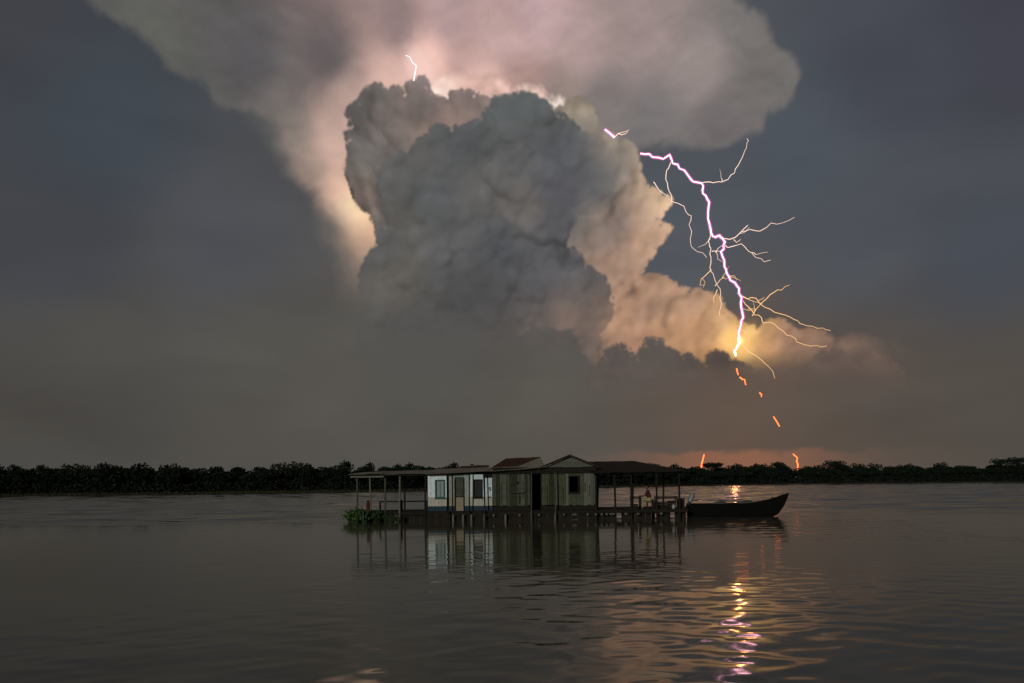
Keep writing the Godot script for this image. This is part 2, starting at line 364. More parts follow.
func billows(height: PackedFloat32Array, reach: PackedFloat32Array, deep: PackedVector3Array, cw: int, cs: int, outline: PackedFloat32Array, bw: int, bh: int, i0: int, j0: int, ragged: float, salt: int) -> void:
	# round billows on round billows, three sizes, heaped inside the outline and along it
	var g := RandomNumberGenerator.new()
	g.seed = salt * 31
	for j in bh:
		for i in bw:
			height[j * bw + i] = 0.9 * sqrt(maxf(0.0, between(deep, cw, float(i) / cs, float(j) / cs).x))
	var area := bw * bh / (TEXELS * TEXELS)
	for size in [[2.0, 4.0, 0.07], [0.9, 1.9, 0.4], [0.4, 0.9, 1.0], [0.22, 0.4, 1.6]]:
		for n in int(area * size[2]):
			var i := g.randi_range(1, bw - 2)
			var j := g.randi_range(1, bh - 2)
			var r := g.randf_range(size[0], size[1])
			var d := between(deep, cw, float(i) / cs, float(j) / cs).x
			if d < r * 0.55:
				continue
			billow(height, reach, bw, bh, i, j, r, height[j * bw + i] - r * g.randf_range(0.45, 0.8))
	var n := outline.size() / 2
	for k in n:
		var a := Vector2(outline[2 * k], outline[2 * k + 1])
		var b := Vector2(outline[(2 * k + 2) % (2 * n)], outline[(2 * k + 3) % (2 * n)])
		for q in int(ceil(a.distance_to(b) * 5.0)):
			var p := a.lerp(b, g.randf())
			var r := ragged * pow(g.randf(), 2.0) * 1.1 + 0.12
			var inward := (b - a).normalized().orthogonal()
			var c := p + inward * r * 0.75
			if depth_inside(outline, c.x, c.y) < 0.0:
				c = p - inward * r * 0.75
			var i := int((c.x - WX) * TEXELS) - i0
			var j := int((WY - c.y) * TEXELS) - j0
			if i > 0 and j > 0 and i < bw - 1 and j < bh - 1:
				billow(height, reach, bw, bh, i, j, r, height[j * bw + i] - r * 0.6)


func billow(height: PackedFloat32Array, reach: PackedFloat32Array, bw: int, bh: int, ci: int, cj: int, r: float, base: float) -> void:
	var rt := r * TEXELS
	var r2 := rt * rt
	for j in range(maxi(0, int(cj - rt)), mini(bh, int(cj + rt) + 1)):
		for i in range(maxi(0, int(ci - rt)), mini(bw, int(ci + rt) + 1)):
			var d2 := float((i - ci) * (i - ci) + (j - cj) * (j - cj))
			if d2 < r2:
				var k := j * bw + i
				var h := base + sqrt(r2 - d2) / TEXELS
				if h > height[k]:
					height[k] = h
				var e := (rt - sqrt(d2)) / TEXELS
				if e > reach[k]:
					reach[k] = e


func blur(f: PackedFloat32Array, w: int, h: int, r: int) -> void:
	var g := f.duplicate()
	var n := 2 * r + 1
	for j in h:
		var sum := 0.0
		for i in range(-r, r + 1):
			sum += f[j * w + clampi(i, 0, w - 1)]
		for i in w:
			g[j * w + i] = sum / n
			sum += f[j * w + mini(i + r + 1, w - 1)] - f[j * w + maxi(i - r, 0)]
	for i in w:
		var sum := 0.0
		for j in range(-r, r + 1):
			sum += g[clampi(j, 0, h - 1) * w + i]
		for j in h:
			f[j * w + i] = sum / n
			sum += g[mini(j + r + 1, h - 1) * w + i] - g[maxi(j - r, 0) * w + i]


func lit_puffs(at: PackedFloat32Array, from: int, to: int, burn := 1.0) -> void:
	# cloud tops lit through by the strike behind them
	var rag := puffy(0.7, 4, 77, 0.5)
	for q in range(from, to):
		var p := LIT_PUFFS.slice(q * 6, q * 6 + 6)
		var r: float = p[2]
		var reach := r * 2.2
		for j in range(int((WY - p[1] - reach) * TEXELS), int((WY - p[1] + reach) * TEXELS)):
			for i in range(int((p[0] - reach - WX) * TEXELS), int((p[0] + reach - WX) * TEXELS)):
				var x := WX + (i + 0.5) / TEXELS
				var y := WY - (j + 0.5) / TEXELS
				var d := Vector2(x - p[0], y - p[1]).length() / r
				d += 0.9 * (rag.get_noise_2d(x, y) + 0.55)
				var a := exp(-d * d * 1.1) if d > 0.0 else 1.0
				var k := (j * NX + i) * 3
				at[k] = lerpf(at[k], lin(p[3]) * burn, a)
				at[k + 1] = lerpf(at[k + 1], lin(p[4]) * burn, a)
				at[k + 2] = lerpf(at[k + 2], lin(p[5]) * burn, a)


func horizon_gap(at: PackedFloat32Array) -> void:
	# a strip of far, lit air under the flat base of the storm
	var rag := wispy(0.5, 3, 5)
	for j in range(int((WY - 3.2) * TEXELS), NY):
		var y := WY - (j + 0.5) / TEXELS
		for i in range(int((2.0 - WX) * TEXELS), int((36.0 - WX) * TEXELS)):
			var x := WX + (i + 0.5) / TEXELS
			var a := exp(-pow((x - 16.6) / 6.2, 2.0))
			a *= 1.0 - smoothstep(1.7, 2.2, y + 0.5 * rag.get_noise_2d(x * 0.5, y))
			var k := (j * NX + i) * 3
			at[k] = lerpf(at[k], 0.255, a)
			at[k + 1] = lerpf(at[k + 1], 0.118, a)
			at[k + 2] = lerpf(at[k + 2], 0.072, a)


func glow(at: PackedFloat32Array) -> void:
	# the strike point outshines what a picture can hold
	lit_puffs(at, 3, 4, 1.15)
	lit_puffs(at, 2, 3, 1.6)


# ---------------------------------------------------------------- helpers

func mat(key: String, c: Color, rough := 0.9, spec := 0.3) -> StandardMaterial3D:
	var m := StandardMaterial3D.new()
	m.resource_name = key
	m.albedo_color = c.linear_to_srgb()
	m.roughness = rough
	m.metallic_specular = spec
	M[key] = m
	return m


func tag(o: Node, label: String, category: String, group := "", kind := "") -> Node:
	if label:
		o.set_meta("label", label)
	if category:
		o.set_meta("category", category)
	if group:
		o.set_meta("group", group)
	if kind:
		o.set_meta("kind", kind)
	return o


func put(called: String, mesh: Mesh, m: Material, parent: Node = self) -> MeshInstance3D:
	var o := MeshInstance3D.new()
	o.name = called
	o.mesh = mesh
	if m:
		o.material_override = m
	parent.add_child(o, true)
	return o


var taken := {}


func numbered(called: String) -> String:
	taken[called] = taken.get(called, -1) + 1
	return called if taken[called] == 0 else "%s_%03d" % [called, taken[called]]


func thing(called: String, label: String, category: String, where := Vector3.ZERO, group := "", turn := 0.0) -> Node3D:
	var o := Node3D.new()
	o.name = numbered(called)
	add_child(o)
	o.position = where
	o.rotation.y = turn
	tag(o, label, category, group)
	return o


func tube(st: SurfaceTool, path: Array, radii: Array, sides := 6) -> void:
	# closed tapered tube along a path
	var rings := []
	for i in path.size():
		var a: Vector3 = path[maxi(i - 1, 0)]
		var b: Vector3 = path[mini(i + 1, path.size() - 1)]
		var t := (b - a).normalized()
		var u := t.cross(Vector3(0.13, 0.05, 1.0) if absf(t.z) < 0.9 else Vector3.UP).normalized()
		var v := t.cross(u)
		var ring := []
		for s in sides:
			var an := TAU * s / sides
			ring.append(path[i] + (u * cos(an) + v * sin(an)) * radii[i])
		rings.append(ring)
	for i in rings.size() - 1:
		for s in sides:
			var n := (s + 1) % sides
			quad(st, rings[i][s], rings[i][n], rings[i + 1][n], rings[i + 1][s])
	for s in range(1, sides - 1):
		tri(st, rings[0][0], rings[0][s + 1], rings[0][s])
		tri(st, rings[-1][0], rings[-1][s], rings[-1][s + 1])


func tri(st: SurfaceTool, a: Vector3, b: Vector3, c: Vector3) -> void:
	st.add_vertex(a)
	st.add_vertex(c)
	st.add_vertex(b)


func quad(st: SurfaceTool, a: Vector3, b: Vector3, c: Vector3, d: Vector3) -> void:
	tri(st, a, b, c)
	tri(st, a, c, d)


func begin() -> SurfaceTool:
	var st := SurfaceTool.new()
	st.begin(Mesh.PRIMITIVE_TRIANGLES)
	st.set_smooth_group(-1)
	return st


func done(st: SurfaceTool) -> ArrayMesh:
	st.generate_normals()
	return st.commit()


func noise_tex(freq: float, octaves: int, salt: int, ramp: Array, size := 512, type := FastNoiseLite.TYPE_SIMPLEX_SMOOTH) -> NoiseTexture2D:
	var n := FastNoiseLite.new()
	n.noise_type = type
	n.seed = salt
	n.frequency = freq
	n.fractal_octaves = octaves
	var t := NoiseTexture2D.new()
	t.width = size
	t.height = size
	t.seamless = true
	t.noise = n
	if ramp:
		var g := Gradient.new()
		g.offsets = PackedFloat32Array(range(ramp.size()).map(func(k): return k / float(ramp.size() - 1)))
		g.colors = PackedColorArray(ramp.map(func(c): return c.linear_to_srgb()))
		t.color_ramp = g
	return t


func wood(key: String, dark: Color, light: Color, salt: int, grain := Vector3(7.0, 0.5, 7.0), rough := 0.95) -> StandardMaterial3D:
	# grain drawn out along the boards
	var m := mat(key, Color.WHITE, rough, 0.2)
	m.albedo_texture = noise_tex(0.02, 5, salt, [dark, dark.lerp(light, 0.45), light, dark.lerp(light, 0.7)], 256)
	m.uv1_triplanar = true
	m.uv1_world_triplanar = true
	m.uv1_scale = grain
	return m


func materials() -> void:
	var w := mat("lake_water", Color(0.085, 0.07, 0.044), 0.07, 0.36)
	w.roughness = 0.07
	mat("mud", Color(0.05, 0.042, 0.03), 1.0)
	mat("far_leaf", Color(0.014, 0.019, 0.012), 0.95, 0.1)
	mat("reed", Color(0.04, 0.04, 0.022), 0.95, 0.1)
	mat("bark", Color(0.05, 0.042, 0.035), 1.0)
	wood("grey_wood", Color(0.02, 0.021, 0.013), Color(0.1, 0.104, 0.062), 21)
	wood("grey_wood_worn", Color(0.035, 0.034, 0.025), Color(0.14, 0.135, 0.1), 41, Vector3(9.0, 0.7, 9.0))
	wood("grey_wood_wet", Color(0.01, 0.011, 0.007), Color(0.055, 0.056, 0.035), 42, Vector3(6.0, 0.4, 6.0))
	wood("pale_wood", Color(0.08, 0.075, 0.055), Color(0.18, 0.165, 0.13), 22)
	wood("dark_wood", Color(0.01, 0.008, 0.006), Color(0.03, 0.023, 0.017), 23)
	wood("red_paint", Color(0.05, 0.014, 0.01), Color(0.1, 0.022, 0.016), 24)
	wood("green_paint", Color(0.03, 0.07, 0.05), Color(0.06, 0.12, 0.09), 25)
	wood("blue_boards", Color(0.03, 0.03, 0.03), Color(0.07, 0.065, 0.06), 26)
	wood("boat_paint", Color(0.002, 0.002, 0.002), Color(0.008, 0.007, 0.006), 27, Vector3(0.6, 4.0, 4.0), 0.9)
	wood("tin", Color(0.13, 0.115, 0.085), Color(0.26, 0.23, 0.17), 28, Vector3(1.2, 1.2, 0.7), 0.6)
	wood("rust", Color(0.035, 0.017, 0.011), Color(0.085, 0.037, 0.023), 29, Vector3(1.0, 1.0, 1.0), 0.9)
	wood("dark_sheet", Color(0.012, 0.01, 0.009), Color(0.03, 0.022, 0.018), 30, Vector3(1.0, 1.0, 1.0), 0.95)  # darker brown than the other roof sheets
	wood("tan_door", Color(0.2, 0.16, 0.11), Color(0.34, 0.27, 0.18), 31)
	var p := mat("painted", Color.WHITE, 0.85, 0.3)
	p.vertex_color_use_as_albedo = true
	p.albedo_texture = noise_tex(0.015, 5, 33, [Color(0.62, 0.6, 0.53), Color(0.9, 0.9, 0.87), Color(1, 1, 1), Color(0.95, 0.95, 0.93)], 256)
	p.uv1_triplanar = true
	p.uv1_world_triplanar = true
	p.uv1_scale = Vector3(2.2, 0.7, 2.2)
	mat("dark_glass", Color(0.03, 0.035, 0.035), 0.15, 0.5)
	mat("dusty_glass", Color(0.22, 0.24, 0.22), 0.4, 0.5)
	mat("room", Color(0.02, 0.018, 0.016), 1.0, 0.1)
	var f := mat("flesh_and_cloth", Color.WHITE, 0.9, 0.2)
	f.vertex_color_use_as_albedo = true
	mat("leaf", Color(0.075, 0.125, 0.028), 0.6, 0.4)
	mat("leaf_dark", Color(0.03, 0.055, 0.016), 0.6, 0.4)
	for k in ["leaf", "leaf_dark"]:
		M[k].backlight_enabled = true
		M[k].backlight = Color(0.12, 0.2, 0.05)
	mat("motor_grey", Color(0.2, 0.2, 0.19), 0.5, 0.5)
	mat("black_rubber", Color(0.02, 0.02, 0.02), 0.8, 0.3)
	mat("white_plastic", Color(0.3, 0.3, 0.27), 0.5, 0.5)
	mat("canvas", Color(0.07, 0.065, 0.055), 0.95, 0.1)
	mat("drum_blue", Color(0.02, 0.025, 0.035), 0.5, 0.4)


# ---------------------------------------------------------------- the lake

func make_water() -> void:
	var lake := Node3D.new()
	lake.name = "water"
	add_child(lake)
	tag(lake, "dark rippled lake water reflecting the lightning", "water", "", "structure")
	var g := RandomNumberGenerator.new()
	g.seed = 5
	# near reach: wind ripples, many small wave trains running mostly towards the near shore
	var zs := []
	var z := 40.0
	while z > -6.0:
		zs.append(z)
		z -= 2.0
	while z > -41.0:
		zs.append(z)
		z -= 0.075
	zs.append(-41.0)
	var trains := []
	for k in 26:
		var wl := 0.36 * pow(7.0, k / 25.0)
		var dir := g.randfn(0.2, 0.55)
		var steep := 0.0098 * (1.0 if wl < 1.1 else 0.6)
		trains.append([sin(dir) * TAU / wl, cos(dir) * TAU / wl, g.randf() * TAU, steep * wl / TAU, wl])
	sheet_of_water("near_reach", spaced(0.078, 17.0, 1500.0, 1.08), zs, trains, lake, func(x, zz): return (0.0 if zz > -6.0 else clampf(0.8 + 0.8 * patches.get_noise_2d(x * 0.35, zz), 0.2, 1.4) * lerpf(0.45, 1.0, smoothstep(-5.0, 2.0, x)) * lerpf(0.28, 1.0, maxf(smoothstep(-30.0, -18.0, zz), smoothstep(8.5, 11.5, x)))))
	# far reach: a breeze ruffles it up to the other shore
	zs = []
	z = -41.0
	while z > -335.0:
		zs.append(z)
		z -= 0.34
	while z > -3500.0:
		zs.append(z)
		z -= 60.0
	trains = []
	for k in 9:
		var wl := 1.45 * pow(2.2, k / 8.0)
		var dir := g.randfn(0.0, 0.2)
		trains.append([sin(dir) * TAU / wl, cos(dir) * TAU / wl, g.randf() * TAU, 0.036 * wl / TAU, 1000.0])
	sheet_of_water("far_reach", spaced(1.3, 70.0, 1500.0, 1.05), zs, trains, lake, func(x, zz): return smoothstep(-41.0, -46.0, zz) * (1.0 - smoothstep(-330.0, -340.0, zz)) * clampf(0.95 + 0.5 * patches.get_noise_2d(x * 0.2, zz * 0.5), 0.5, 1.4))


var patches := FastNoiseLite.new()


func sheet_of_water(called: String, xs: Array, zs: Array, trains: Array, lake: Node, strength: Callable) -> void:
	patches.seed = 9
	patches.frequency = 0.05
	patches.fractal_octaves = 3
	var verts := PackedVector3Array()
	var norms := PackedVector3Array()
	for zz in zs:
		var cell: float = clampf((-zz - 42.0) * 0.03 + 0.075, 0.075, 100.0)
		for x in xs:
			var h := 0.0
			var hx := 0.0
			var hz := 0.0
			var xcell: float = maxf(cell, (absf(x) - 16.0) * 0.08 if absf(x) > 17.0 else 0.0)
			var calm: float = strength.call(x, zz)
			if calm > 0.0:
				for t in trains:
					var keep := smoothstep(2.2, 4.5, t[4] / xcell)
					if keep <= 0.0:
						continue
					var ph: float = t[0] * x + t[1] * zz + t[2]
					var a: float = t[3] * keep * calm
					h += a * sin(ph)
					var c: float = a * cos(ph)
					hx += c * t[0]
					hz += c * t[1]
			verts.append(Vector3(x, h, zz))
			norms.append(Vector3(-hx, 1.0, -hz).normalized())
	var index := PackedInt32Array()
	var w: int = xs.size()
	for j in zs.size() - 1:
		for i in w - 1:
			var k := j * w + i
			# front faces clockwise from above
			index.append_array([k, k + 1, k + w, k + 1, k + w + 1, k + w] if verts[k + w].z > verts[k].z else [k, k + w, k + 1, k + 1, k + w, k + w + 1])
	if (verts[index[1]] - verts[index[0]]).cross(verts[index[2]] - verts[index[0]]).y > 0.0:
		index.reverse()
	var arr := []
	arr.resize(Mesh.ARRAY_MAX)
	arr[Mesh.ARRAY_VERTEX] = verts
	arr[Mesh.ARRAY_NORMAL] = norms
	arr[Mesh.ARRAY_INDEX] = index
	var mesh := ArrayMesh.new()
	mesh.add_surface_from_arrays(Mesh.PRIMITIVE_TRIANGLES, arr)
	put(called, mesh, M.lake_water, lake)


func spaced(fine: float, half: float, most: float, grow: float) -> Array:
	var r := []
	var x := 0.0
	var s := fine
	while x < most:
		r.append(x)
		if x > half:
			s *= grow
		x += s
	r.append(most)
	var out := []
	for k in range(r.size() - 1, 0, -1):
		out.append(-r[k])
	out.append_array(r)
	return out


# ---------------------------------------------------------------- lightning

func jagged(flat: Array, z: float, rough: float, depth := 18.0) -> Array:
	# the traced path with smaller kinks between its points
	var p := []
	for k in range(0, flat.size(), 2):
		p.append(Vector3(flat[k], flat[k + 1], z + rng.randf_range(-depth, depth)))
	var q := [p[0]]
	for k in range(1, p.size()):
		var a: Vector3 = p[k - 1]
		var b: Vector3 = p[k]
		var l := a.distance_to(b)
		var n := maxi(1, int(l / 13.0))
		for s in range(1, n):
			q.append(a.lerp(b, float(s) / n) + Vector3(rng.randf_range(-1, 1), rng.randf_range(-1, 1), rng.randf_range(-1, 1)) * minf(l * 0.2, rough))
		q.append(b)
	return q


func glowing(key: String, c: Color, energy: float) -> StandardMaterial3D:
	var m := mat(key, Color(0.02, 0.02, 0.02), 1.0)
	m.emission_enabled = true
	m.emission = c
	m.emission_energy_multiplier = energy
	return m


func strike(called: String, flat: Array, z: float, r0: float, r1: float, m: Material, parent: Node, rough := 4.8) -> void:
	var path := jagged(flat, z, rough)
	var radii := []
	for k in path.size():
		radii.append(lerpf(r0, r1, float(k) / (path.size() - 1)) * rng.randf_range(0.85, 1.15))
	var base: Vector3 = (parent as Node3D).position
	var own := path.map(func(v): return v - base)
	var st := begin()
	tube(st, own, radii, 6)
	put(called, done(st), m, parent)


func make_lightning() -> void:
	var core := glowing("lightning_core", Color(1.0, 0.84, 0.8), 11.0)
	var violet := glowing("lightning_violet", Color(1.0, 0.48, 0.76), 3.2)
	violet.transparency = BaseMaterial3D.TRANSPARENCY_ALPHA
	violet.albedo_color.a = 0.34
	var faint := glowing("lightning_halo", Color(0.95, 0.5, 0.85), 1.6)
	faint.transparency = BaseMaterial3D.TRANSPARENCY_ALPHA
	faint.albedo_color.a = 0.1
	var cream := glowing("lightning_cream", Color(1.0, 0.86, 0.78), 1.35)
	var amber := glowing("lightning_amber", Color(1.0, 0.78, 0.54), 1.25)
	var gold := glowing("lightning_gold", Color(1.0, 0.64, 0.34), 80.0)
	var ember := glowing("lightning_ember", Color(1.0, 0.46, 0.22), 2.8)
	var white := glowing("lightning_white", Color(1.0, 0.92, 0.95), 1.6)
	var dim := glowing("lightning_dim", Color(0.9, 0.75, 0.75), 0.55)
	var z := -2600.0
	var b := thing("lightning_bolt", "branching violet lightning bolt from the cloud tower down to its glowing foot", "lightning", Vector3(790, 420, z))
	for piece in [BOLT_CHANNEL.slice(0, 6), BOLT_CHANNEL.slice(6)]:
		var again := rng.state
		strike("channel", piece, z, 0.8, 1.0, core, b)
		rng.state = again
		strike("corona", piece, z, 3.4, 3.9, violet, b)
		rng.state = again
		strike("halo", piece, z, 6.5, 7.5, faint, b)
	strike("foot", BOLT_FOOT, z, 2.6, 2.0, gold, b)
	for k in BOLT_BRANCHES.size():
		strike("branch", BOLT_BRANCHES[k], z, 1.35, 0.6, amber if BOLT_BRANCHES[k][1] < 720.0 else cream, b)
	# short side leaders
	for k in 18:
		var path: Array = BOLT_CHANNEL if k % 3 == 0 else BOLT_BRANCHES[2 + rng.randi() % (BOLT_BRANCHES.size() - 2)]
		var q := 2 * rng.randi_range(1, path.size() / 2 - 2)
		if path == BOLT_CHANNEL and q < 24:
			continue
		var from := Vector2(path[q], path[q + 1])
		var on := Vector2(path[q + 2], path[q + 3]) - from
		var way := on.normalized().rotated(rng.randf_range(0.4, 1.1) * (1.0 if rng.randf() < 0.5 else -1.0))
		var long := rng.randf_range(22.0, 55.0)
		var mid := from + way * long * 0.5 + way.orthogonal() * rng.randf_range(-4.0, 4.0)
		var end := from + way.rotated(rng.randf_range(-0.4, 0.4)) * long
		strike("twig", [from.x, from.y, mid.x, mid.y, end.x, end.y], z, 0.9, 0.35, amber if from.y < 720.0 else cream, b, 3.0)
	for k in BOLT_LOW.size():
		strike("low_channel", BOLT_LOW[k], z, 2.6, 1.8, ember, b)
	var lamp := OmniLight3D.new()
	lamp.name = "bolt_light"
	lamp.position = Vector3(-20, 260, 40)
	lamp.light_color = Color(1.0, 0.7, 0.75)
	lamp.light_energy = 6000.0
	lamp.light_size = 30.0
	lamp.omni_range = 5000.0
	lamp.omni_attenuation = 2.0
	lamp.shadow_enabled = true
	b.add_child(lamp)
	for k in FAR_STRIKES.size():
		var flat: Array = FAR_STRIKES[k]
		var f := thing("ground_strike", ["short orange lightning strike beside the flat-topped tree", "short orange lightning strike above the wood beyond the boat's bow"][k], "lightning", Vector3(flat[-2], 0, z), "short strikes on the horizon")
		strike("channel", flat, z, 2.0, 2.8, ember, f, 2.0)
	var c := thing("cloud_strike", "thin white lightning fork above the rear cloud top", "lightning", Vector3(CLOUD_STRIKE[-2], CLOUD_STRIKE[-1], z))
	strike("channel", CLOUD_STRIKE, z, 1.0, 1.8, white, c)
	var d := thing("cloud_strike", "very faint lightning thread high in the pink anvil cloud", "lightning", Vector3(FAINT_STRIKE[-2], FAINT_STRIKE[-1], z))
	strike("channel", FAINT_STRIKE, z, 0.7, 0.9, dim, d)


# ---------------------------------------------------------------- far shore

const SHORELINE := [[-900.0, -60.0], [-420.0, -150.0], [-260.0, -178.0], [-124.0, -183.0], [-87.0, -183.0], [-44.0, -193.0], [36.0, -252.0], [72.0, -275.0], [115.0, -303.0], [192.0, -286.0], [330.0, -275.0], [520.0, -245.0], [900.0, -120.0]]


func shore_at(x: float) -> float:
	for k in SHORELINE.size() - 1:
		var a: Array = SHORELINE[k]
		var b: Array = SHORELINE[k + 1]
		if x <= b[0]:
			return lerpf(a[1], b[1], clampf((x - a[0]) / (b[0] - a[0]), 0.0, 1.0))
	return SHORELINE[-1][1]


func make_shore() -> void:
	var st := begin()
	st.set_smooth_group(0)
	var uneven := FastNoiseLite.new()
	uneven.seed = 4
	uneven.frequency = 0.06
	var cols := []
	var x := -900.0
	while x <= 900.0:
		var z := shore_at(x) + 2.5 * uneven.get_noise_1d(x)
		cols.append([Vector3(x, -0.5, z + 3.0), Vector3(x, 0.12, z), Vector3(x, 0.5 + 0.3 * uneven.get_noise_1d(x + 500), z - 6.0), Vector3(x, 0.9, z - 60.0), Vector3(x * 4.5, 1.0, -3600.0)])
		x += 6.0
	for k in cols.size() - 1:
		for r in 4:
			quad(st, cols[k][r], cols[k + 1][r], cols[k + 1][r + 1], cols[k][r + 1])
	tag(put("ground", done(st), M.mud), "low muddy shore under the far wood", "ground", "", "structure")


func leafy(st: SurfaceTool, g: RandomNumberGenerator, c: Vector3, r: Vector3, n: int, size: float) -> void:
	# small leaf sprays through an ellipsoid, denser towards its skin
	for k in n:
		var d := Vector3(g.randfn(), g.randfn(), g.randfn()).normalized()
		var p := c + d * r * pow(g.randf(), 0.35)
		var u := Vector3(g.randfn(), g.randfn(), g.randfn()).normalized() * size * g.randf_range(0.6, 1.3)
		var v := u.cross(d + Vector3(g.randfn(), g.randfn(), g.randfn()) * 0.7).normalized() * u.length() * 0.6
		tri(st, p - u * 0.5, p + v, p + u * 0.5)
		tri(st, p - u * 0.5, p + u * 0.4, p - v * 0.8)


func tree_kind(salt: int, tall: float, wide: float, flat: float) -> Array:
	var g := RandomNumberGenerator.new()
	g.seed = salt
	var trunk := begin()
	var lean := Vector3(g.randf_range(-0.4, 0.4), 0, g.randf_range(-0.4, 0.4))
	var fork := Vector3(0, tall * 0.42, 0) + lean
	tube(trunk, [Vector3(0, -0.4, 0), Vector3(0, tall * 0.2, 0) + lean * 0.3, fork], [0.22, 0.17, 0.13])
	var crown := begin()
	for k in 9:
		var an := TAU * k / 9.0 + g.randf()
		var out := g.randf_range(0.25, 0.95) * wide * 0.5
		var c := Vector3(cos(an) * out, tall * g.randf_range(0.45 + 0.25 * flat, 0.84), sin(an) * out) + lean
		if k == 0:
			c = Vector3(0, tall * 0.82, 0) + lean
		tube(trunk, [fork, fork.lerp(c, 0.5) + Vector3(0, 0.2, 0), c], [0.1, 0.06, 0.02], 4)
		var r := Vector3(wide * g.randf_range(0.2, 0.3), tall * g.randf_range(0.13, 0.2) * (1.0 - 0.4 * flat), wide * g.randf_range(0.2, 0.3))
		leafy(crown, g, c, r, 120, 0.5)
	if flat < 0.5:
		leafy(crown, g, Vector3(0, tall * 0.35, 0) + lean, Vector3(wide * 0.4, tall * 0.28, wide * 0.4), 260, 0.55)
	return [done(trunk), done(crown)]


func plant_tree(kind: Array, x: float, back: float, size: float, label: String, group: String, m: Material, z_at := INF) -> void:
	var z := shore_at(x) - back if z_at == INF else z_at
	var t := thing("tree", label, "tree", Vector3(x, 0.5, z), group, rng.randf() * TAU)
	t.scale = Vector3(size * rng.randf_range(0.9, 1.15), size, size * rng.randf_range(0.9, 1.15))
	put("trunk", kind[0], M.bark, t)
	put("crown", kind[1], m, t)


func make_wood() -> void:
	var kinds := [tree_kind(1, 6.0, 6.5, 0.0), tree_kind(2, 6.6, 7.5, 0.2), tree_kind(3, 7.4, 6.0, 0.0), tree_kind(4, 5.4, 7.0, 0.3)]
	var says := ["round-crowned dark tree in the wood along the far shore", "broad spreading dark tree in the wood along the far shore", "taller oval dark tree in the wood along the far shore", "low wide dark tree in the wood along the far shore"]
	var x := -190.0
	while x < 262.0:
		var k := rng.randi() % 4
		var grow := lerpf(1.0, 0.98, clampf((x + 60.0) / 150.0, 0.0, 1.0))
		plant_tree(kinds[k], x, rng.randf_range(4.0, 8.0), grow * rng.randf_range(0.92, 1.0), says[k], "wood on the far shore, kind %d" % (k + 1), M.far_leaf)
		x += rng.randf_range(3.3, 4.8)
	x = -186.0
	while x < 262.0:
		var k := rng.randi() % 3
		var grow := lerpf(1.04, 1.06, clampf((x + 60.0) / 150.0, 0.0, 1.0))
		plant_tree(kinds[k], x, rng.randf_range(12.0, 24.0), grow * rng.randf_range(0.96, 1.03), says[k], "wood on the far shore, kind %d" % (k + 1), M.far_leaf)
		x += rng.randf_range(3.8, 5.6)
	var flat := tree_kind(9, 9.8, 8.0, 1.0)
	plant_tree(flat, 75.0, 9.0, 0.9, "flat-topped tree rising above the wood beside the short orange strike", "", M.far_leaf)
	var tall := tree_kind(10, 9.6, 8.5, 0.2)
	for spot in [[132.0, 1.0, "tall full-crowned tree above the wood, alone past the boat's bow"], [199.0, 1.03, "tallest tree of the clump at the far end of the wood"], [192.0, 0.97, "tall rounded tree leaning into the tallest one of the wood"], [108.0, 0.96, "tall bushy tree above the wood behind the second orange strike"]]:
		plant_tree(tall, spot[0], 10.0, spot[1], spot[2], "", M.far_leaf)
	# undergrowth that closes the wood below the crowns
	var g := RandomNumberGenerator.new()
	g.seed = 60
	var st := begin()
	x = -200.0
	while x < 270.0:
		leafy(st, g, Vector3(x, 1.4, shore_at(x) - g.randf_range(2.5, 5.0)), Vector3(1.6, g.randf_range(1.2, 2.2), 1.2), 40, 0.55)
		leafy(st, g, Vector3(x, 2.6, shore_at(x) - g.randf_range(9.0, 12.0)), Vector3(1.8, g.randf_range(2.6, 3.2), 1.2), 60, 0.8)
		x += 1.3
	tag(put("undergrowth", done(st), M.far_leaf), "dark undergrowth closing the far wood below its crowns", "bushes", "", "stuff")
	var rd := begin()
	x = -200.0
	while x < 60.0:
		for q in 5:
			var p := Vector3(x + g.randf_range(-0.6, 0.6), -0.1, shore_at(x) + g.randf_range(-0.5, 2.6))
			var h := g.randf_range(0.35, 0.95)
			tri(rd, p - Vector3(0.12, 0, 0), p + Vector3(0.12, 0, 0), p + Vector3(g.randf_range(-0.25, 0.25), h, g.randf_range(-0.2, 0.2)))
			tri(rd, p - Vector3(0, 0, 0.12), p + Vector3(0, 0, 0.12), p + Vector3(g.randf_range(-0.25, 0.25), h, g.randf_range(-0.2, 0.2)))
		x += 0.45
	tag(put("reeds", done(rd), M.reed), "strip of paler reeds at the foot of the far wood", "reeds", "", "stuff")


# ---------------------------------------------------------------- the stilt house

var unit := BoxMesh.new()


func box(called: String, c: Vector3, size: Vector3, m: Material, parent: Node, turn := Vector3.ZERO) -> MeshInstance3D:
	var o := put(called, unit, m, parent)
	o.transform = Transform3D(Basis.from_euler(turn).scaled_local(size), c)
	return o


func pole(called: String, a: Vector3, b: Vector3, r: float, m: Material, parent: Node) -> MeshInstance3D:
	var st := begin()
	var mid := a.lerp(b, 0.5) + Vector3(rng.randf_range(-1, 1), 0, rng.randf_range(-1, 1)) * r * 0.4
	if called == "post":
		b.x += rng.randf_range(-0.045, 0.045)
		mid.x += rng.randf_range(-0.025, 0.025)
	tube(st, [a - a, mid - a, b - a], [r * 1.08, r, r * 0.92], 8)
	var o := put(called, done(st), m, parent)
	o.position = a
	return o


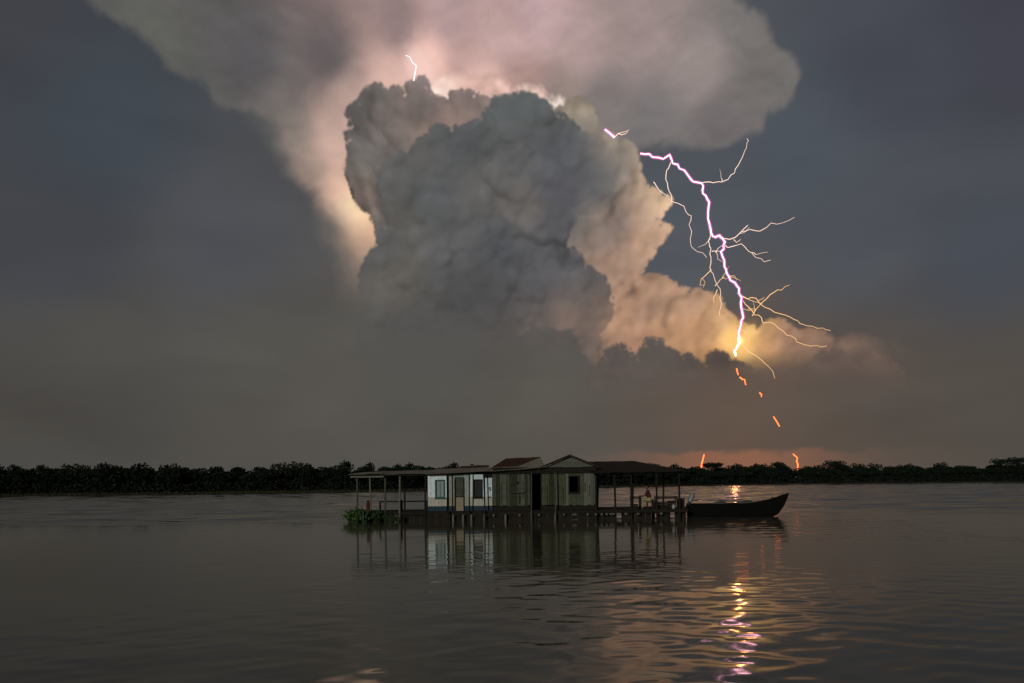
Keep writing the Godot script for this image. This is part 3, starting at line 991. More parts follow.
func banded(called: String, x0: float, x1: float, bands: Array, z: float, parent: Node) -> void:
	# one painted board; bands = [bottom, top, colour] from the floor up
	var st := begin()
	var t := 0.028
	for b in bands:
		st.set_color(b[2])
		var lo := Vector3(x0, b[0], z)
		var hi := Vector3(x1, b[1], z - t)
		var p := [Vector3(lo.x, lo.y, lo.z), Vector3(hi.x, lo.y, lo.z), Vector3(hi.x, hi.y, lo.z), Vector3(lo.x, hi.y, lo.z), Vector3(lo.x, lo.y, hi.z), Vector3(hi.x, lo.y, hi.z), Vector3(hi.x, hi.y, hi.z), Vector3(lo.x, hi.y, hi.z)]
		for f in [[0, 1, 2, 3], [5, 4, 7, 6], [4, 0, 3, 7], [1, 5, 6, 2]]:
			quad(st, p[f[0]], p[f[1]], p[f[2]], p[f[3]])
		if b == bands[-1]:
			quad(st, p[3], p[2], p[6], p[7])
		if b == bands[0]:
			quad(st, p[4], p[5], p[1], p[0])
	put(called, done(st), M.painted, parent)


func painted_wall(x0: float, x1: float, z: float, top: float, hole: Array, parent: Node, upper: Color, lower: Color) -> void:
	# boards 0.18 m wide, split where a window is; hole = [x0, x1, y0, y1]
	var blue := Color(0.03, 0.05, 0.07)
	var cuts := [x0, x1]
	if hole:
		cuts = [x0, hole[0], hole[1], x1]
	for s in cuts.size() - 1:
		var n := maxi(1, roundi((cuts[s + 1] - cuts[s]) / 0.19))
		for k in n:
			var a: float = lerpf(cuts[s], cuts[s + 1], float(k) / n) + 0.003
			var b: float = lerpf(cuts[s], cuts[s + 1], float(k + 1) / n) - 0.003
			var zz := z + rng.randf_range(-0.004, 0.004)
			var tint := rng.randf_range(0.9, 1.03)
			var u := upper * tint
			var l := lower * tint
			if hole and s == 1:
				banded("board", a, b, [[0.56, 0.84, blue], [0.84, hole[2], l]], zz, parent)
				banded("board", a, b, [[hole[3], top, u]], zz, parent)
			else:
				banded("board", a, b, [[0.56, 0.84, blue], [0.84, 1.36, l], [1.36, top, u]], zz, parent)


func raw_wall(x0: float, x1: float, y0: float, y1: float, z: float, hole: Array, parent: Node) -> void:
	var x := x0
	while x < x1 - 0.05:
		var w := minf(rng.randf_range(0.14, 0.24), x1 - x)
		var a := x + 0.004
		var b := x + w - rng.randf_range(0.004, 0.014)
		var zz := z + rng.randf_range(-0.008, 0.008)
		var low := y0 - rng.randf_range(0.0, 0.07)
		var c := (a + b) / 2.0
		if hole and c > hole[0] and c < hole[1]:
			box("board", Vector3(c, (low + hole[2]) / 2, zz), Vector3(b - a, hole[2] - low, 0.025), M.grey_wood, parent)
			box("board", Vector3(c, (hole[3] + y1) / 2, zz), Vector3(b - a, y1 - hole[3], 0.025), M.grey_wood, parent)
		else:
			box("board", Vector3(c, (low + y1) / 2, zz), Vector3(b - a, y1 - low, 0.025), [M.grey_wood, M.grey_wood_worn, M.grey_wood_wet, M.grey_wood, M.pale_wood][mini(4, int(rng.randf() * 4.3))], parent)
		x += w


func window(x0: float, x1: float, y0: float, y1: float, z: float, frame: Material, glass: Material, parent: Node) -> void:
	var w := Node3D.new()
	w.name = "window"
	parent.add_child(w, true)
	w.position = Vector3((x0 + x1) / 2, (y0 + y1) / 2, z)
	var hx := (x1 - x0) / 2
	var hy := (y1 - y0) / 2
	for s in [-1, 1]:
		box("frame", Vector3(s * (hx - 0.03), 0, 0.01), Vector3(0.07, hy * 2, 0.07), frame, w)
		box("frame", Vector3(0, s * (hy - 0.03), 0.012), Vector3(hx * 2 - 0.142, 0.07, 0.066), frame, w)
	box("sill", Vector3(0, -hy - 0.025, 0.05), Vector3(hx * 2 + 0.1, 0.04, 0.12), frame, w)
	if glass:
		box("pane", Vector3(0, 0, -0.03), Vector3(hx * 2 - 0.14, hy * 2 - 0.14, 0.008), glass, w)
		box("glazing_bar", Vector3(0, 0, -0.012), Vector3(0.022, hy * 2 - 0.142, 0.022), frame, w)


func sheet(called: String, a: Vector3, b: Vector3, c: Vector3, d: Vector3, m: Material, parent: Node, waves := 8, amp := 0.018) -> void:
	# one corrugated sheet: eave a-b, top d-c; a real thickness of 1 cm
	var st := begin()
	st.set_smooth_group(0)
	var n := waves * 4
	var up := (b - a).cross(d - a).normalized()
	if up.y < 0.0:
		up = -up
	var top := []
	for k in n + 1:
		var t := float(k) / n
		var off := up * sin(t * waves * TAU) * amp
		top.append([a.lerp(b, t) + off, d.lerp(c, t) + off])
	for k in n:
		quad(st, top[k][0], top[k + 1][0], top[k + 1][1], top[k][1])
	for k in n:
		var o := -up * 0.01
		quad(st, top[k][0] + o, top[k][1] + o, top[k + 1][1] + o, top[k + 1][0] + o)
		st.set_smooth_group(-1)
		quad(st, top[k][0] + o, top[k + 1][0] + o, top[k + 1][0], top[k][0])
		st.set_smooth_group(0)
	put(called, done(st), m, parent)


func roof(called: String, a: Vector3, b: Vector3, c: Vector3, d: Vector3, m: Material, parent: Node, wide := 0.85) -> Node3D:
	var r := Node3D.new()
	r.name = called
	parent.add_child(r, true)
	var n := maxi(1, roundi(a.distance_to(b) / wide))
	for k in n:
		var t0 := float(k) / n
		var t1 := float(k + 1) / n
		var lap := Vector3(0, 0.012 if k % 2 else 0.0, 0)
		var drop := Vector3(0, rng.randf_range(-0.018, 0.012), rng.randf_range(-0.05, 0.07))
		sheet("sheet", a.lerp(b, t0) + lap + drop, a.lerp(b, t1 + 0.02) + lap + drop, d.lerp(c, t1 + 0.02) + lap, d.lerp(c, t0) + lap, m, r, 7)
	return r


func make_house() -> void:
	var h := thing("stilt_house", "long low wooden house on stilts with white front, plank wings and two open porches", "house", Vector3(0, 0, -43.2))
	# floor on piles: joists with pale sawn ends, planks laid across them
	for seg in [[-8.7, -4.85, 0.0, -3.4], [-4.85, 4.75, 0.3, -6.0], [4.75, 9.95, 0.25, -4.2]]:
		var deck := Node3D.new()
		deck.name = "deck"
		h.add_child(deck, true)
		var z: float = seg[2]
		while z > seg[3]:
			box("plank", Vector3((seg[0] + seg[1]) / 2 + rng.randf_range(-0.02, 0.02), 0.525 + rng.randf_range(-0.004, 0.004), z - 0.1), Vector3(seg[1] - seg[0] - 0.006, 0.045, 0.19), M.dark_wood, deck)
			z -= 0.2
		box("bearer", Vector3((seg[0] + seg[1]) / 2, 0.43, seg[2] - 0.12), Vector3(seg[1] - seg[0] - 0.02, 0.14, 0.12), M.dark_wood, deck)
		box("bearer", Vector3((seg[0] + seg[1]) / 2, 0.43, seg[3] + 0.3), Vector3(seg[1] - seg[0] - 0.02, 0.14, 0.12), M.dark_wood, deck)
	for x in [-1.05, -0.38, 0.42, 1.5, 2.91, 3.44, 3.56, 4.24, 4.7, 5.04, 5.32, 5.55, 5.7, 6.41, 7.09, 8.4]:
		pole("joist", Vector3(x, 0.305, 0.3 + rng.randf_range(0.06, 0.16)), Vector3(x + rng.randf_range(-0.03, 0.03), 0.305, -3.8), rng.randf_range(0.045, 0.06), M.pale_wood, h)
	for x in [-8.6, -7.9, -7.0, -6.2, -5.5, -4.6, -4.0, -3.0, -2.0, -1.2, -0.3, 0.6, 1.4, 2.2, 3.0, 3.9, 4.6, 5.5, 6.4, 7.3, 8.2, 9.1, 9.8]:
		pole("pile", Vector3(x, -1.6, -0.9 + rng.randf_range(-0.3, 0.3)), Vector3(x, 0.36, -0.9), 0.08, M.dark_wood, h)
		pole("pile", Vector3(x + 0.3, -1.6, -2.8), Vector3(x + 0.3, 0.36, -2.8), 0.08, M.dark_wood, h)
	for x in [-3.34, -2.77, -2.31, -1.57, -0.38, 2.42]:
		pole("pile", Vector3(x, -1.6, 0.38), Vector3(x, 0.36, 0.38), 0.065, M.pale_wood, h)
	# dark boards added to stand in for the shade between floor and water
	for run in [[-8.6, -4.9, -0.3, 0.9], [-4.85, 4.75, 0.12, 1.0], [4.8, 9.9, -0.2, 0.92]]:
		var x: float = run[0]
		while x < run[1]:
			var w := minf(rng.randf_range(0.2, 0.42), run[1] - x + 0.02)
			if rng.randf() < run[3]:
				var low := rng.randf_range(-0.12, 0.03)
				box("shade_board", Vector3(x + w / 2, (low + 0.35) / 2, run[2] + rng.randf_range(-0.015, 0.015)), Vector3(w - 0.012, 0.35 - low, 0.025), M.dark_wood, h)
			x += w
	# --- white front
	var white := Color(0.78, 0.82, 0.83)
	var cream := Color(0.52, 0.46, 0.38)
	painted_wall(-4.79, -3.72, 0.0, 2.62, [-4.37, -3.82, 1.3, 2.34], h, white, cream)
	window(-4.37, -3.82, 1.3, 2.34, 0.0, M.green_paint, M.dusty_glass, h)
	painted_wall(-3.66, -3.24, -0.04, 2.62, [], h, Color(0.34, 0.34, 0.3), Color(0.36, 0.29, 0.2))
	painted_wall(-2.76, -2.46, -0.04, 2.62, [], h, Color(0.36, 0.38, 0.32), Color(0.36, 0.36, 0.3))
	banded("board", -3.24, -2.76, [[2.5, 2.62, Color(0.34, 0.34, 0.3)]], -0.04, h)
	box("lintel", Vector3(-3.0, 2.45, -0.02), Vector3(0.5, 0.1, 0.06), M.green_paint, h)
	var door := Node3D.new()
	door.name = "door"
	h.add_child(door, true)
	door.position = Vector3(-3.0, 0.56, -0.07)
	for k in 3:
		var cx := -0.15 + 0.15 * k
		box("plank", Vector3(cx, 0.4, rng.randf_range(-0.003, 0.003)), Vector3(0.145, 0.79, 0.03), M.tan_door, door)
		box("plank", Vector3(cx, 1.32, rng.randf_range(-0.003, 0.003)), Vector3(0.145, 1.04, 0.03), M.grey_wood, door)
	box("rail", Vector3(0, 0.8, 0.02), Vector3(0.44, 0.05, 0.02), M.dark_wood, door)
	box("handle", Vector3(0.17, 0.95, 0.035), Vector3(0.02, 0.1, 0.03), M.dark_wood, door)
	for s in [-1, 1]:
		box("door_post", Vector3(-3.0 + s * 0.25, 1.48, -0.015), Vector3(0.05, 1.84, 0.08), M.dark_wood, h)
	painted_wall(-2.4, -1.57, 0.0, 2.62, [-2.2, -1.69, 1.3, 2.34], h, white * 0.92, cream)
	window(-2.2, -1.69, 1.3, 2.34, 0.0, M.dark_wood, M.dark_glass, h)
	painted_wall(-1.53, -1.13, -0.02, 2.42, [], h, white * 0.9, cream)
	for y in [1.32, 1.75, 1.85]:
		box("shutter_hook", Vector3(-1.24 + 0.05 * sin(y * 9.0), y, 0.0), Vector3(0.06, 0.1, 0.04), M.dark_wood, h, Vector3(0, 0, y))
	box("soffit_board", Vector3(-1.33, 2.53, -0.05), Vector3(0.44, 0.2, 0.03), M.dark_wood, h)
	# --- plank wings
	box("dark_base_strip", Vector3(-0.05, 0.68, -0.02), Vector3(2.1, 0.22, 0.08), M.dark_wood, h)  # dark strip filling in below the wall boards
	raw_wall(-1.1, 1.02, 0.85, 2.66, 0.0, [], h)
	box("strap_hinge", Vector3(0.3, 1.52, 0.03), Vector3(0.78, 0.06, 0.03), M.dark_wood, h, Vector3(0, 0, 0.03))
	box("strap_hinge", Vector3(0.75, 1.6, 0.032), Vector3(0.2, 0.05, 0.03), M.dark_wood, h, Vector3(0, 0, 0.7))
	box("latch", Vector3(0.32, 2.12, 0.03), Vector3(0.14, 0.16, 0.05), M.dark_wood, h)
	box("batten", Vector3(0.42, 1.2, 0.03), Vector3(0.05, 0.6, 0.025), M.dark_wood, h)
	for q in [-0.72, -0.62, -0.3, 0.62]:
		box("batten", Vector3(q, rng.randf_range(1.3, 1.8), 0.022), Vector3(0.035, rng.randf_range(0.5, 1.3), 0.02), M.dark_wood, h)
	box("dark_base_strip", Vector3(3.2, 0.68, -0.02), Vector3(3.06, 0.22, 0.08), M.dark_wood, h)  # same dark strip below the other wing
	raw_wall(1.68, 4.72, 0.85, 2.72, 0.0, [3.2, 3.8, 1.5, 2.5], h)
	window(3.2, 3.8, 1.5, 2.5, 0.0, M.dark_wood, null, h)
	for q in [2.0, 2.9, 4.15, 4.4]:
		box("batten", Vector3(q, rng.randf_range(1.4, 1.9), 0.022), Vector3(0.035, rng.randf_range(0.5, 1.3), 0.02), M.dark_wood, h)
	box("eave_beam_or_shade", Vector3(1.85, 2.82, 0.12), Vector3(5.9, 0.34, 0.1), M.dark_wood, h)  # dark band built in place of the shadow under the deep eave
	# the rooms behind: side and rear walls, ceiling, and the partition each side of the dark passage
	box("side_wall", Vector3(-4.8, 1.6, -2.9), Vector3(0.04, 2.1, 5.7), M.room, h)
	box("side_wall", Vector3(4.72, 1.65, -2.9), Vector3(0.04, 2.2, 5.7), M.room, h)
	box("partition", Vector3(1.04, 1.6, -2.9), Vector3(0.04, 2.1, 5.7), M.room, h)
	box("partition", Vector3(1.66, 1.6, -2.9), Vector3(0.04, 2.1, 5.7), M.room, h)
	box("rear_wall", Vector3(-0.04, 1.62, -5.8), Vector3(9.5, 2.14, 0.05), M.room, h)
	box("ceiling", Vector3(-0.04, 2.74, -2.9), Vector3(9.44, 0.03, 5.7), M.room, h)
	# veranda posts along the front, standing in the water
	for a in [[-3.62, M.dark_wood], [-2.43, M.dark_wood], [-1.55, M.dark_wood], [1.06, M.grey_wood], [2.42, M.grey_wood]]:
		pole("post", Vector3(a[0], -1.6, 0.42), Vector3(a[0], 2.7, 0.42), 0.04, a[1], h)
	# --- left porch
	for a in [[-8.81, 0.0, M.grey_wood], [-8.6, -3.0, M.pale_wood], [-7.24, 0.0, M.grey_wood], [-6.39, 0.0, M.pale_wood], [-6.55, -3.0, M.dark_wood], [-4.94, 0.0, M.dark_wood], [-5.1, -3.0, M.dark_wood]]:
		pole("post", Vector3(a[0], -1.6, a[1]), Vector3(a[0], 2.66, a[1]), 0.055, a[2], h)
	box("rail", Vector3(-6.35, 1.1, -1.4), Vector3(2.9, 0.09, 0.06), M.dark_wood, h)
	for q in [-7.75, -6.3, -5.0]:
		box("rail_post", Vector3(q, 0.8, -1.4), Vector3(0.09, 0.52, 0.062), M.dark_wood, h)
	box("fascia", Vector3(-8.2, 2.55, 0.22), Vector3(1.9, 0.09, 0.04), M.pale_wood, h)
	box("eave_beam_or_shade", Vector3(-6.9, 2.63, 0.12), Vector3(4.4, 0.08, 0.07), M.dark_wood, h)
	roof("porch_roof", Vector3(-9.2, 2.7, 0.4), Vector3(-4.7, 2.7, 0.45), Vector3(-4.7, 2.98, -3.8), Vector3(-9.2, 2.86, -3.8), M.tin, h)
	for q in [-8.24, -6.36]:
		var st := begin()
		tube(st, [Vector3(0, 0, 0), Vector3(0, 0.1, 0), Vector3(0, 0.5, 0), Vector3(0, 0.62, 0), Vector3(0, 0.68, 0)], [0.09, 0.1, 0.1, 0.085, 0.04], 10)
		var o := put("painted_bollard", done(st), M.red_paint, h)
		o.position = Vector3(q, 0.55, -0.25)
	# --- roofs
	roof("main_roof", Vector3(-4.9, 2.67, 0.62), Vector3(0.3, 2.86, 0.6), Vector3(0.3, 3.1, -3.0), Vector3(-4.6, 3.0, -3.0), M.tin, h)
	roof("main_roof", Vector3(0.3, 2.86, 0.61), Vector3(1.85, 3.0, 0.6), Vector3(1.72, 3.62, -3.0), Vector3(0.32, 3.1, -3.0), M.tin, h)
	roof("main_roof_rear", Vector3(0.3, 2.86, -6.2), Vector3(-4.6, 2.8, -6.2), Vector3(-4.6, 2.99, -3.03), Vector3(0.3, 3.09, -3.03), M.tin, h)
	roof("rust_roof", Vector3(-3.4, 2.9, -3.3), Vector3(-1.5, 2.92, -3.3), Vector3(-1.5, 3.27, -6.0), Vector3(-3.3, 3.23, -6.0), M.rust, h)
	roof("rust_roof", Vector3(-1.5, 2.92, -3.3), Vector3(1.8, 2.95, -3.3), Vector3(1.8, 3.76, -6.0), Vector3(-0.36, 3.7, -6.0), M.rust, h)
	# gable over the plank wing, ridge running back
	var peak := Vector3(3.27, 3.64, 0.35)
	var g := begin()
	tri(g, Vector3(1.9, 3.0, 0.2), Vector3(4.65, 3.0, 0.2), Vector3(3.27, 3.58, 0.2))
	tri(g, Vector3(4.65, 3.0, 0.17), Vector3(1.9, 3.0, 0.17), Vector3(3.27, 3.58, 0.17))
	put("gable_board", done(g), M.grey_wood_worn, h)
	for q in [3.08, 3.27, 3.46]:
		box("vent_slot", Vector3(q, 3.36 - absf(q - 3.27) * 0.35, 0.203), Vector3(0.09, 0.12, 0.02), M.pale_wood, h)
	roof("gable_roof", Vector3(3.27, 3.66, 0.4), Vector3(3.27, 3.66, -5.9), Vector3(1.55, 2.94, -5.9), Vector3(1.55, 2.94, 0.4), M.tin, h)
	roof("gable_roof", Vector3(3.27, 3.66, -5.9), Vector3(3.27, 3.66, 0.4), Vector3(4.85, 2.98, 0.4), Vector3(4.85, 2.98, -5.9), M.tin, h)
	for s in [[1.5, 2.92], [4.9, 2.96]]:
		var foot := Vector3(s[0], s[1], 0.4)
		var mid := (foot + peak) / 2 + Vector3(0, 0.0, 0.05)
		var run := peak - foot
		box("barge_board", mid, Vector3(run.length() + 0.06, 0.11, 0.03), M.dark_wood, h, Vector3(0, 0, atan2(run.y, run.x) if run.x > 0 else atan2(run.y, run.x) + PI))
	# --- right porch
	for a in [[4.75, 0.1, M.dark_wood], [5.84, 0.1, M.dark_wood], [6.75, 0.1, M.dark_wood], [7.3, -2.6, M.dark_wood], [8.2, 0.1, M.dark_wood], [9.48, 0.1, M.dark_wood], [9.3, -3.6, M.dark_wood], [5.3, -3.8, M.dark_wood]]:
		pole("post", Vector3(a[0], -1.6, a[1]), Vector3(a[0], 2.66, a[1]), 0.06, a[2], h)
	roof("shed_roof", Vector3(4.45, 2.62, 0.6), Vector3(9.9, 2.68, 0.6), Vector3(7.2, 3.33, -2.0), Vector3(4.45, 3.33, -2.0), M.dark_sheet, h)
	roof("shed_roof", Vector3(9.9, 2.68, 0.6), Vector3(9.9, 2.72, -4.6), Vector3(7.2, 3.34, -2.05), Vector3(7.2, 3.33, -1.95), M.dark_sheet, h)
	roof("shed_roof", Vector3(9.9, 2.72, -4.6), Vector3(4.45, 2.68, -4.6), Vector3(4.45, 3.31, -2.05), Vector3(7.2, 3.31, -2.05), M.dark_sheet, h)
	box("eave_beam_or_shade", Vector3(7.2, 2.64, 0.1), Vector3(5.0, 0.09, 0.08), M.dark_wood, h)


# ---------------------------------------------------------------- things on and beside the house

func capsule(p: Vector3, a: Vector3, b: Vector3, ra: float, rb: float) -> float:
	var ab := b - a
	var t := clampf((p - a).dot(ab) / maxf(ab.length_squared(), 1e-9), 0.0, 1.0)
	return p.distance_to(a + ab * t) - lerpf(ra, rb, t)


func body_mesh(bones: Array, cell: float, blend: float, st: SurfaceTool) -> void:
	# bones: [from, to, radius, radius, colour]; surface nets of their smooth union
	var lo := Vector3.INF
	var hi := -Vector3.INF
	for b in bones:
		for k in 2:
			lo = lo.min(b[k] - Vector3.ONE * (b[2 + k] + cell * 2.0))
			hi = hi.max(b[k] + Vector3.ONE * (b[2 + k] + cell * 2.0))
	var n := Vector3i(((hi - lo) / cell).ceil()) + Vector3i.ONE
	var f := PackedFloat32Array()
	f.resize(n.x * n.y * n.z)
	f.fill(1.0)
	for b in bones:
		var r := maxf(b[2], b[3]) + blend + cell * 2.0
		var c0 := Vector3i((((b[0] as Vector3).min(b[1]) - Vector3.ONE * r - lo) / cell).floor()).max(Vector3i.ZERO)
		var c1 := Vector3i((((b[0] as Vector3).max(b[1]) + Vector3.ONE * r - lo) / cell).ceil()).min(n - Vector3i.ONE)
		for z in range(c0.z, c1.z + 1):
			for y in range(c0.y, c1.y + 1):
				for x in range(c0.x, c1.x + 1):
					var k := (z * n.y + y) * n.x + x
					var d := capsule(lo + Vector3(x, y, z) * cell, b[0], b[1], b[2], b[3])
					var e := maxf(blend - absf(f[k] - d), 0.0) / blend
					f[k] = minf(f[k], d) - e * e * blend * 0.25
	var at := {}
	for z in n.z - 1:
		for y in n.y - 1:
			for x in n.x - 1:
				var k := (z * n.y + y) * n.x + x
				var inside := 0
				var sum := Vector3.ZERO
				var cuts := 0
				var v := [f[k], f[k + 1], f[k + n.x], f[k + n.x + 1], f[k + n.x * n.y], f[k + n.x * n.y + 1], f[k + n.x * n.y + n.x], f[k + n.x * n.y + n.x + 1]]
				for c in 8:
					inside += 1 if v[c] < 0.0 else 0
				if inside == 0 or inside == 8:
					continue
				for c in 8:
					for axis in [1, 2, 4]:
						if c & axis == 0 and (v[c] < 0.0) != (v[c | axis] < 0.0):
							var t: float = v[c] / (v[c] - v[c | axis])
							var p := Vector3(c & 1, (c >> 1) & 1, c >> 2)
							p += Vector3(1 if axis == 1 else 0, 1 if axis == 2 else 0, 1 if axis == 4 else 0) * t
							sum += p
							cuts += 1
				at[k] = lo + (Vector3(x, y, z) + sum / cuts) * cell
	var shade := {}
	for k in at:
		var best := 1e9
		for b in bones:
			var d := capsule(at[k], b[0], b[1], b[2], b[3])
			if d < best:
				best = d
				shade[k] = b[4]
	var steps := [1, n.x, n.x * n.y]
	for k in at:
		for a in 3:
			var u: int = steps[(a + 1) % 3]
			var v: int = steps[(a + 2) % 3]
			var s: int = steps[a]
			if k + s >= f.size() or (f[k] < 0.0) == (f[k + s] < 0.0):
				continue
			if not (at.has(k - u) and at.has(k - v) and at.has(k - u - v)):
				continue
			var ring := [k, k - u, k - u - v, k - v]
			if f[k] >= 0.0:
				ring.reverse()
			for q in [0, 1, 2, 0, 2, 3]:
				pass
			for t in [[0, 1, 2], [0, 2, 3]]:
				for q in [t[0], t[2], t[1]]:
					st.set_color(shade[ring[q]])
					st.add_vertex(at[ring[q]])


func make_person() -> void:
	var p := thing("person", "person in a dark red shirt and pale yellow trousers sitting under the right porch", "person", Vector3(7.9, 0.55, -43.9))
	var shirt := Color(0.09, 0.025, 0.022)
	var trousers := Color(0.34, 0.27, 0.12)
	var skin := Color(0.16, 0.09, 0.06)
	var st := begin()
	st.set_smooth_group(0)
	var bones := [
		[Vector3(0.02, 0.52, -0.07), Vector3(0.02, 0.52, 0.07), 0.13, 0.13, trousers],
		[Vector3(0.02, 0.58, 0), Vector3(-0.02, 0.78, 0), 0.125, 0.125, shirt],
		[Vector3(-0.03, 0.8, -0.05), Vector3(-0.03, 0.8, 0.05), 0.12, 0.12, shirt],
		[Vector3(-0.06, 0.97, -0.1), Vector3(-0.06, 0.97, 0.1), 0.1, 0.1, shirt],
		[Vector3(-0.07, 1.04, 0), Vector3(-0.1, 1.14, 0), 0.058, 0.052, skin],
	]
	for s in [-1.0, 1.0]:
		bones.append([Vector3(0.0, 0.52, s * 0.09), Vector3(-0.43, 0.54, s * 0.13), 0.092, 0.066, trousers])
		bones.append([Vector3(-0.43, 0.54, s * 0.13), Vector3(-0.4, 0.13, s * 0.13), 0.064, 0.05, trousers])
		bones.append([Vector3(-0.4, 0.12, s * 0.13), Vector3(-0.4, 0.07, s * 0.13), 0.043, 0.045, skin])
		bones.append([Vector3(-0.38, 0.045, s * 0.13), Vector3(-0.56, 0.035, s * 0.14), 0.044, 0.034, skin])
	bones.append([Vector3(-0.06, 0.99, 0.18), Vector3(-0.24, 0.76, 0.2), 0.06, 0.048, shirt])
	bones.append([Vector3(-0.24, 0.76, 0.2), Vector3(-0.49, 0.76, 0.13), 0.043, 0.03, skin])
	bones.append([Vector3(-0.06, 0.99, -0.18), Vector3(-0.2, 0.75, -0.21), 0.06, 0.048, shirt])
	bones.append([Vector3(-0.2, 0.75, -0.21), Vector3(-0.44, 0.7, -0.12), 0.043, 0.03, skin])
	body_mesh(bones, 0.02, 0.05, st)
	# head: skull, jaw, nose, ears
	body_mesh([
		[Vector3(-0.1, 1.25, 0), Vector3(-0.13, 1.26, 0), 0.082, 0.08, skin],
		[Vector3(-0.13, 1.19, -0.015), Vector3(-0.15, 1.18, 0.015), 0.055, 0.05, skin],
		[Vector3(-0.205, 1.25, 0), Vector3(-0.225, 1.225, 0), 0.011, 0.016, skin],
		[Vector3(-0.11, 1.25, 0.085), Vector3(-0.11, 1.22, 0.083), 0.018, 0.012, skin],
		[Vector3(-0.11, 1.25, -0.085), Vector3(-0.11, 1.22, -0.083), 0.018, 0.012, skin],
		[Vector3(-0.192, 1.19, -0.018), Vector3(-0.192, 1.19, 0.018), 0.011, 0.011, Color(0.13, 0.06, 0.05)],
		[Vector3(-0.1, 1.16, 0), Vector3(-0.1, 1.13, 0), 0.052, 0.052, skin],
	], 0.01, 0.02, st)
	# hands: palm, four fingers and a thumb, laid on the table edge
	for hnd in [[Vector3(-0.49, 0.76, 0.13), 1.0], [Vector3(-0.44, 0.7, -0.12), -1.0]]:
		var w: Vector3 = hnd[0]
		var hb := [[w, w + Vector3(-0.07, -0.005, -0.02 * hnd[1]), 0.028, 0.03, skin], [w + Vector3(-0.06, -0.005, 0.014), w + Vector3(-0.07, -0.005, -0.014), 0.028, 0.028, skin]]
		for q in 4:
			var root := w + Vector3(-0.085, -0.005, -0.033 + 0.022 * q)
			var ln: float = [0.03, 0.036, 0.034, 0.025][q]
			hb.append([root, root + Vector3(-ln, 0.0, 0.0), 0.0095, 0.009, skin])
			hb.append([root + Vector3(-ln, 0, 0), root + Vector3(-ln * 1.7, -ln * 0.75, 0), 0.009, 0.0075, skin])
		var th := w + Vector3(-0.04, 0.0, -0.03 * hnd[1])
		hb.append([th, th + Vector3(-0.035, -0.004, -0.022 * hnd[1]), 0.012, 0.0095, skin])
		hb.append([th + Vector3(-0.035, -0.004, -0.022 * hnd[1]), th + Vector3(-0.06, -0.012, -0.016 * hnd[1]), 0.0095, 0.008, skin])
		body_mesh(hb, 0.006, 0.008, st)
	put("body", done(st), M.flesh_and_cloth, p)
	var hair := begin()
	hair.set_smooth_group(0)
	var dark := Color(0.012, 0.012, 0.02)
	body_mesh([[Vector3(-0.09, 1.285, 0), Vector3(-0.13, 1.3, 0), 0.08, 0.068, dark], [Vector3(-0.05, 1.25, -0.02), Vector3(-0.05, 1.22, 0.02), 0.066, 0.05, dark]], 0.012, 0.02, hair)
	put("hair", done(hair), M.flesh_and_cloth, p)
	for s in [-1.0, 1.0]:
		var eye := begin()
		tube(eye, [Vector3(-0.198, 1.247, s * 0.032), Vector3(-0.206, 1.247, s * 0.032)], [0.01, 0.006], 8)
		put("eye", done(eye), M.black_rubber, p)
	# stool
	var t := thing("stool", "low wooden stool under the sitting person", "stool", Vector3(7.92, 0.55, -43.9))
	box("seat", Vector3(0.02, 0.37, 0), Vector3(0.36, 0.04, 0.36), M.dark_wood, t)
	for a in [[-1, -1], [-1, 1], [1, -1], [1, 1]]:
		box("leg", Vector3(0.02 + a[0] * 0.15, 0.175, a[1] * 0.15), Vector3(0.04, 0.35, 0.04), M.dark_wood, t)


func make_table(called: String, label: String, where: Vector3, size: Vector3, m: Material) -> Node3D:
	var t := thing(called, label, "table", where)
	var n := 4
	for k in n:
		box("plank", Vector3(0, size.y - 0.02 + 0.002 * (k % 2), (k - 1.5) * size.z / n), Vector3(size.x, 0.035, size.z / n - 0.008), m, t)
	for a in [[-1, -1], [-1, 1], [1, -1], [1, 1]]:
		box("leg", Vector3(a[0] * (size.x / 2 - 0.06), (size.y - 0.04) / 2, a[1] * (size.z / 2 - 0.06)), Vector3(0.06, size.y - 0.04, 0.06), m, t)
	box("apron", Vector3(0, size.y - 0.09, size.z / 2 - 0.06), Vector3(size.x - 0.18, 0.08, 0.03), m, t)
	return t


func crate(label: String, where: Vector3, size: Vector3, turn: float) -> void:
	var c := thing("crate", label, "crate", where, "crates under the right porch", turn)
	for s in [-1, 1]:
		for k in 3:
			var y := size.y * (k + 0.5) / 3.0
			box("slat", Vector3(0, y, s * (size.z / 2 - 0.01)), Vector3(size.x, size.y / 3.0 - 0.02, 0.018), M.dark_wood, c)
			box("slat", Vector3(s * (size.x / 2 - 0.01), y, 0), Vector3(0.018, size.y / 3.0 - 0.02, size.z - 0.042), M.dark_wood, c)
	box("bottom", Vector3(0, 0.012, 0), Vector3(size.x - 0.045, 0.02, size.z - 0.045), M.dark_wood, c)


func lathe(profile: Array, sides := 16) -> ArrayMesh:
	# profile: [radius, height] from the bottom up
	var st := begin()
	st.set_smooth_group(0)
	for k in profile.size() - 1:
		for s in sides:
			var a := TAU * s / sides
			var b := TAU * (s + 1) / sides
			var p0 := Vector3(cos(a) * profile[k][0], profile[k][1], sin(a) * profile[k][0])
			var p1 := Vector3(cos(b) * profile[k][0], profile[k][1], sin(b) * profile[k][0])
			var q0 := Vector3(cos(a) * profile[k + 1][0], profile[k + 1][1], sin(a) * profile[k + 1][0])
			var q1 := Vector3(cos(b) * profile[k + 1][0], profile[k + 1][1], sin(b) * profile[k + 1][0])
			quad(st, p1, p0, q0, q1)
	return done(st)


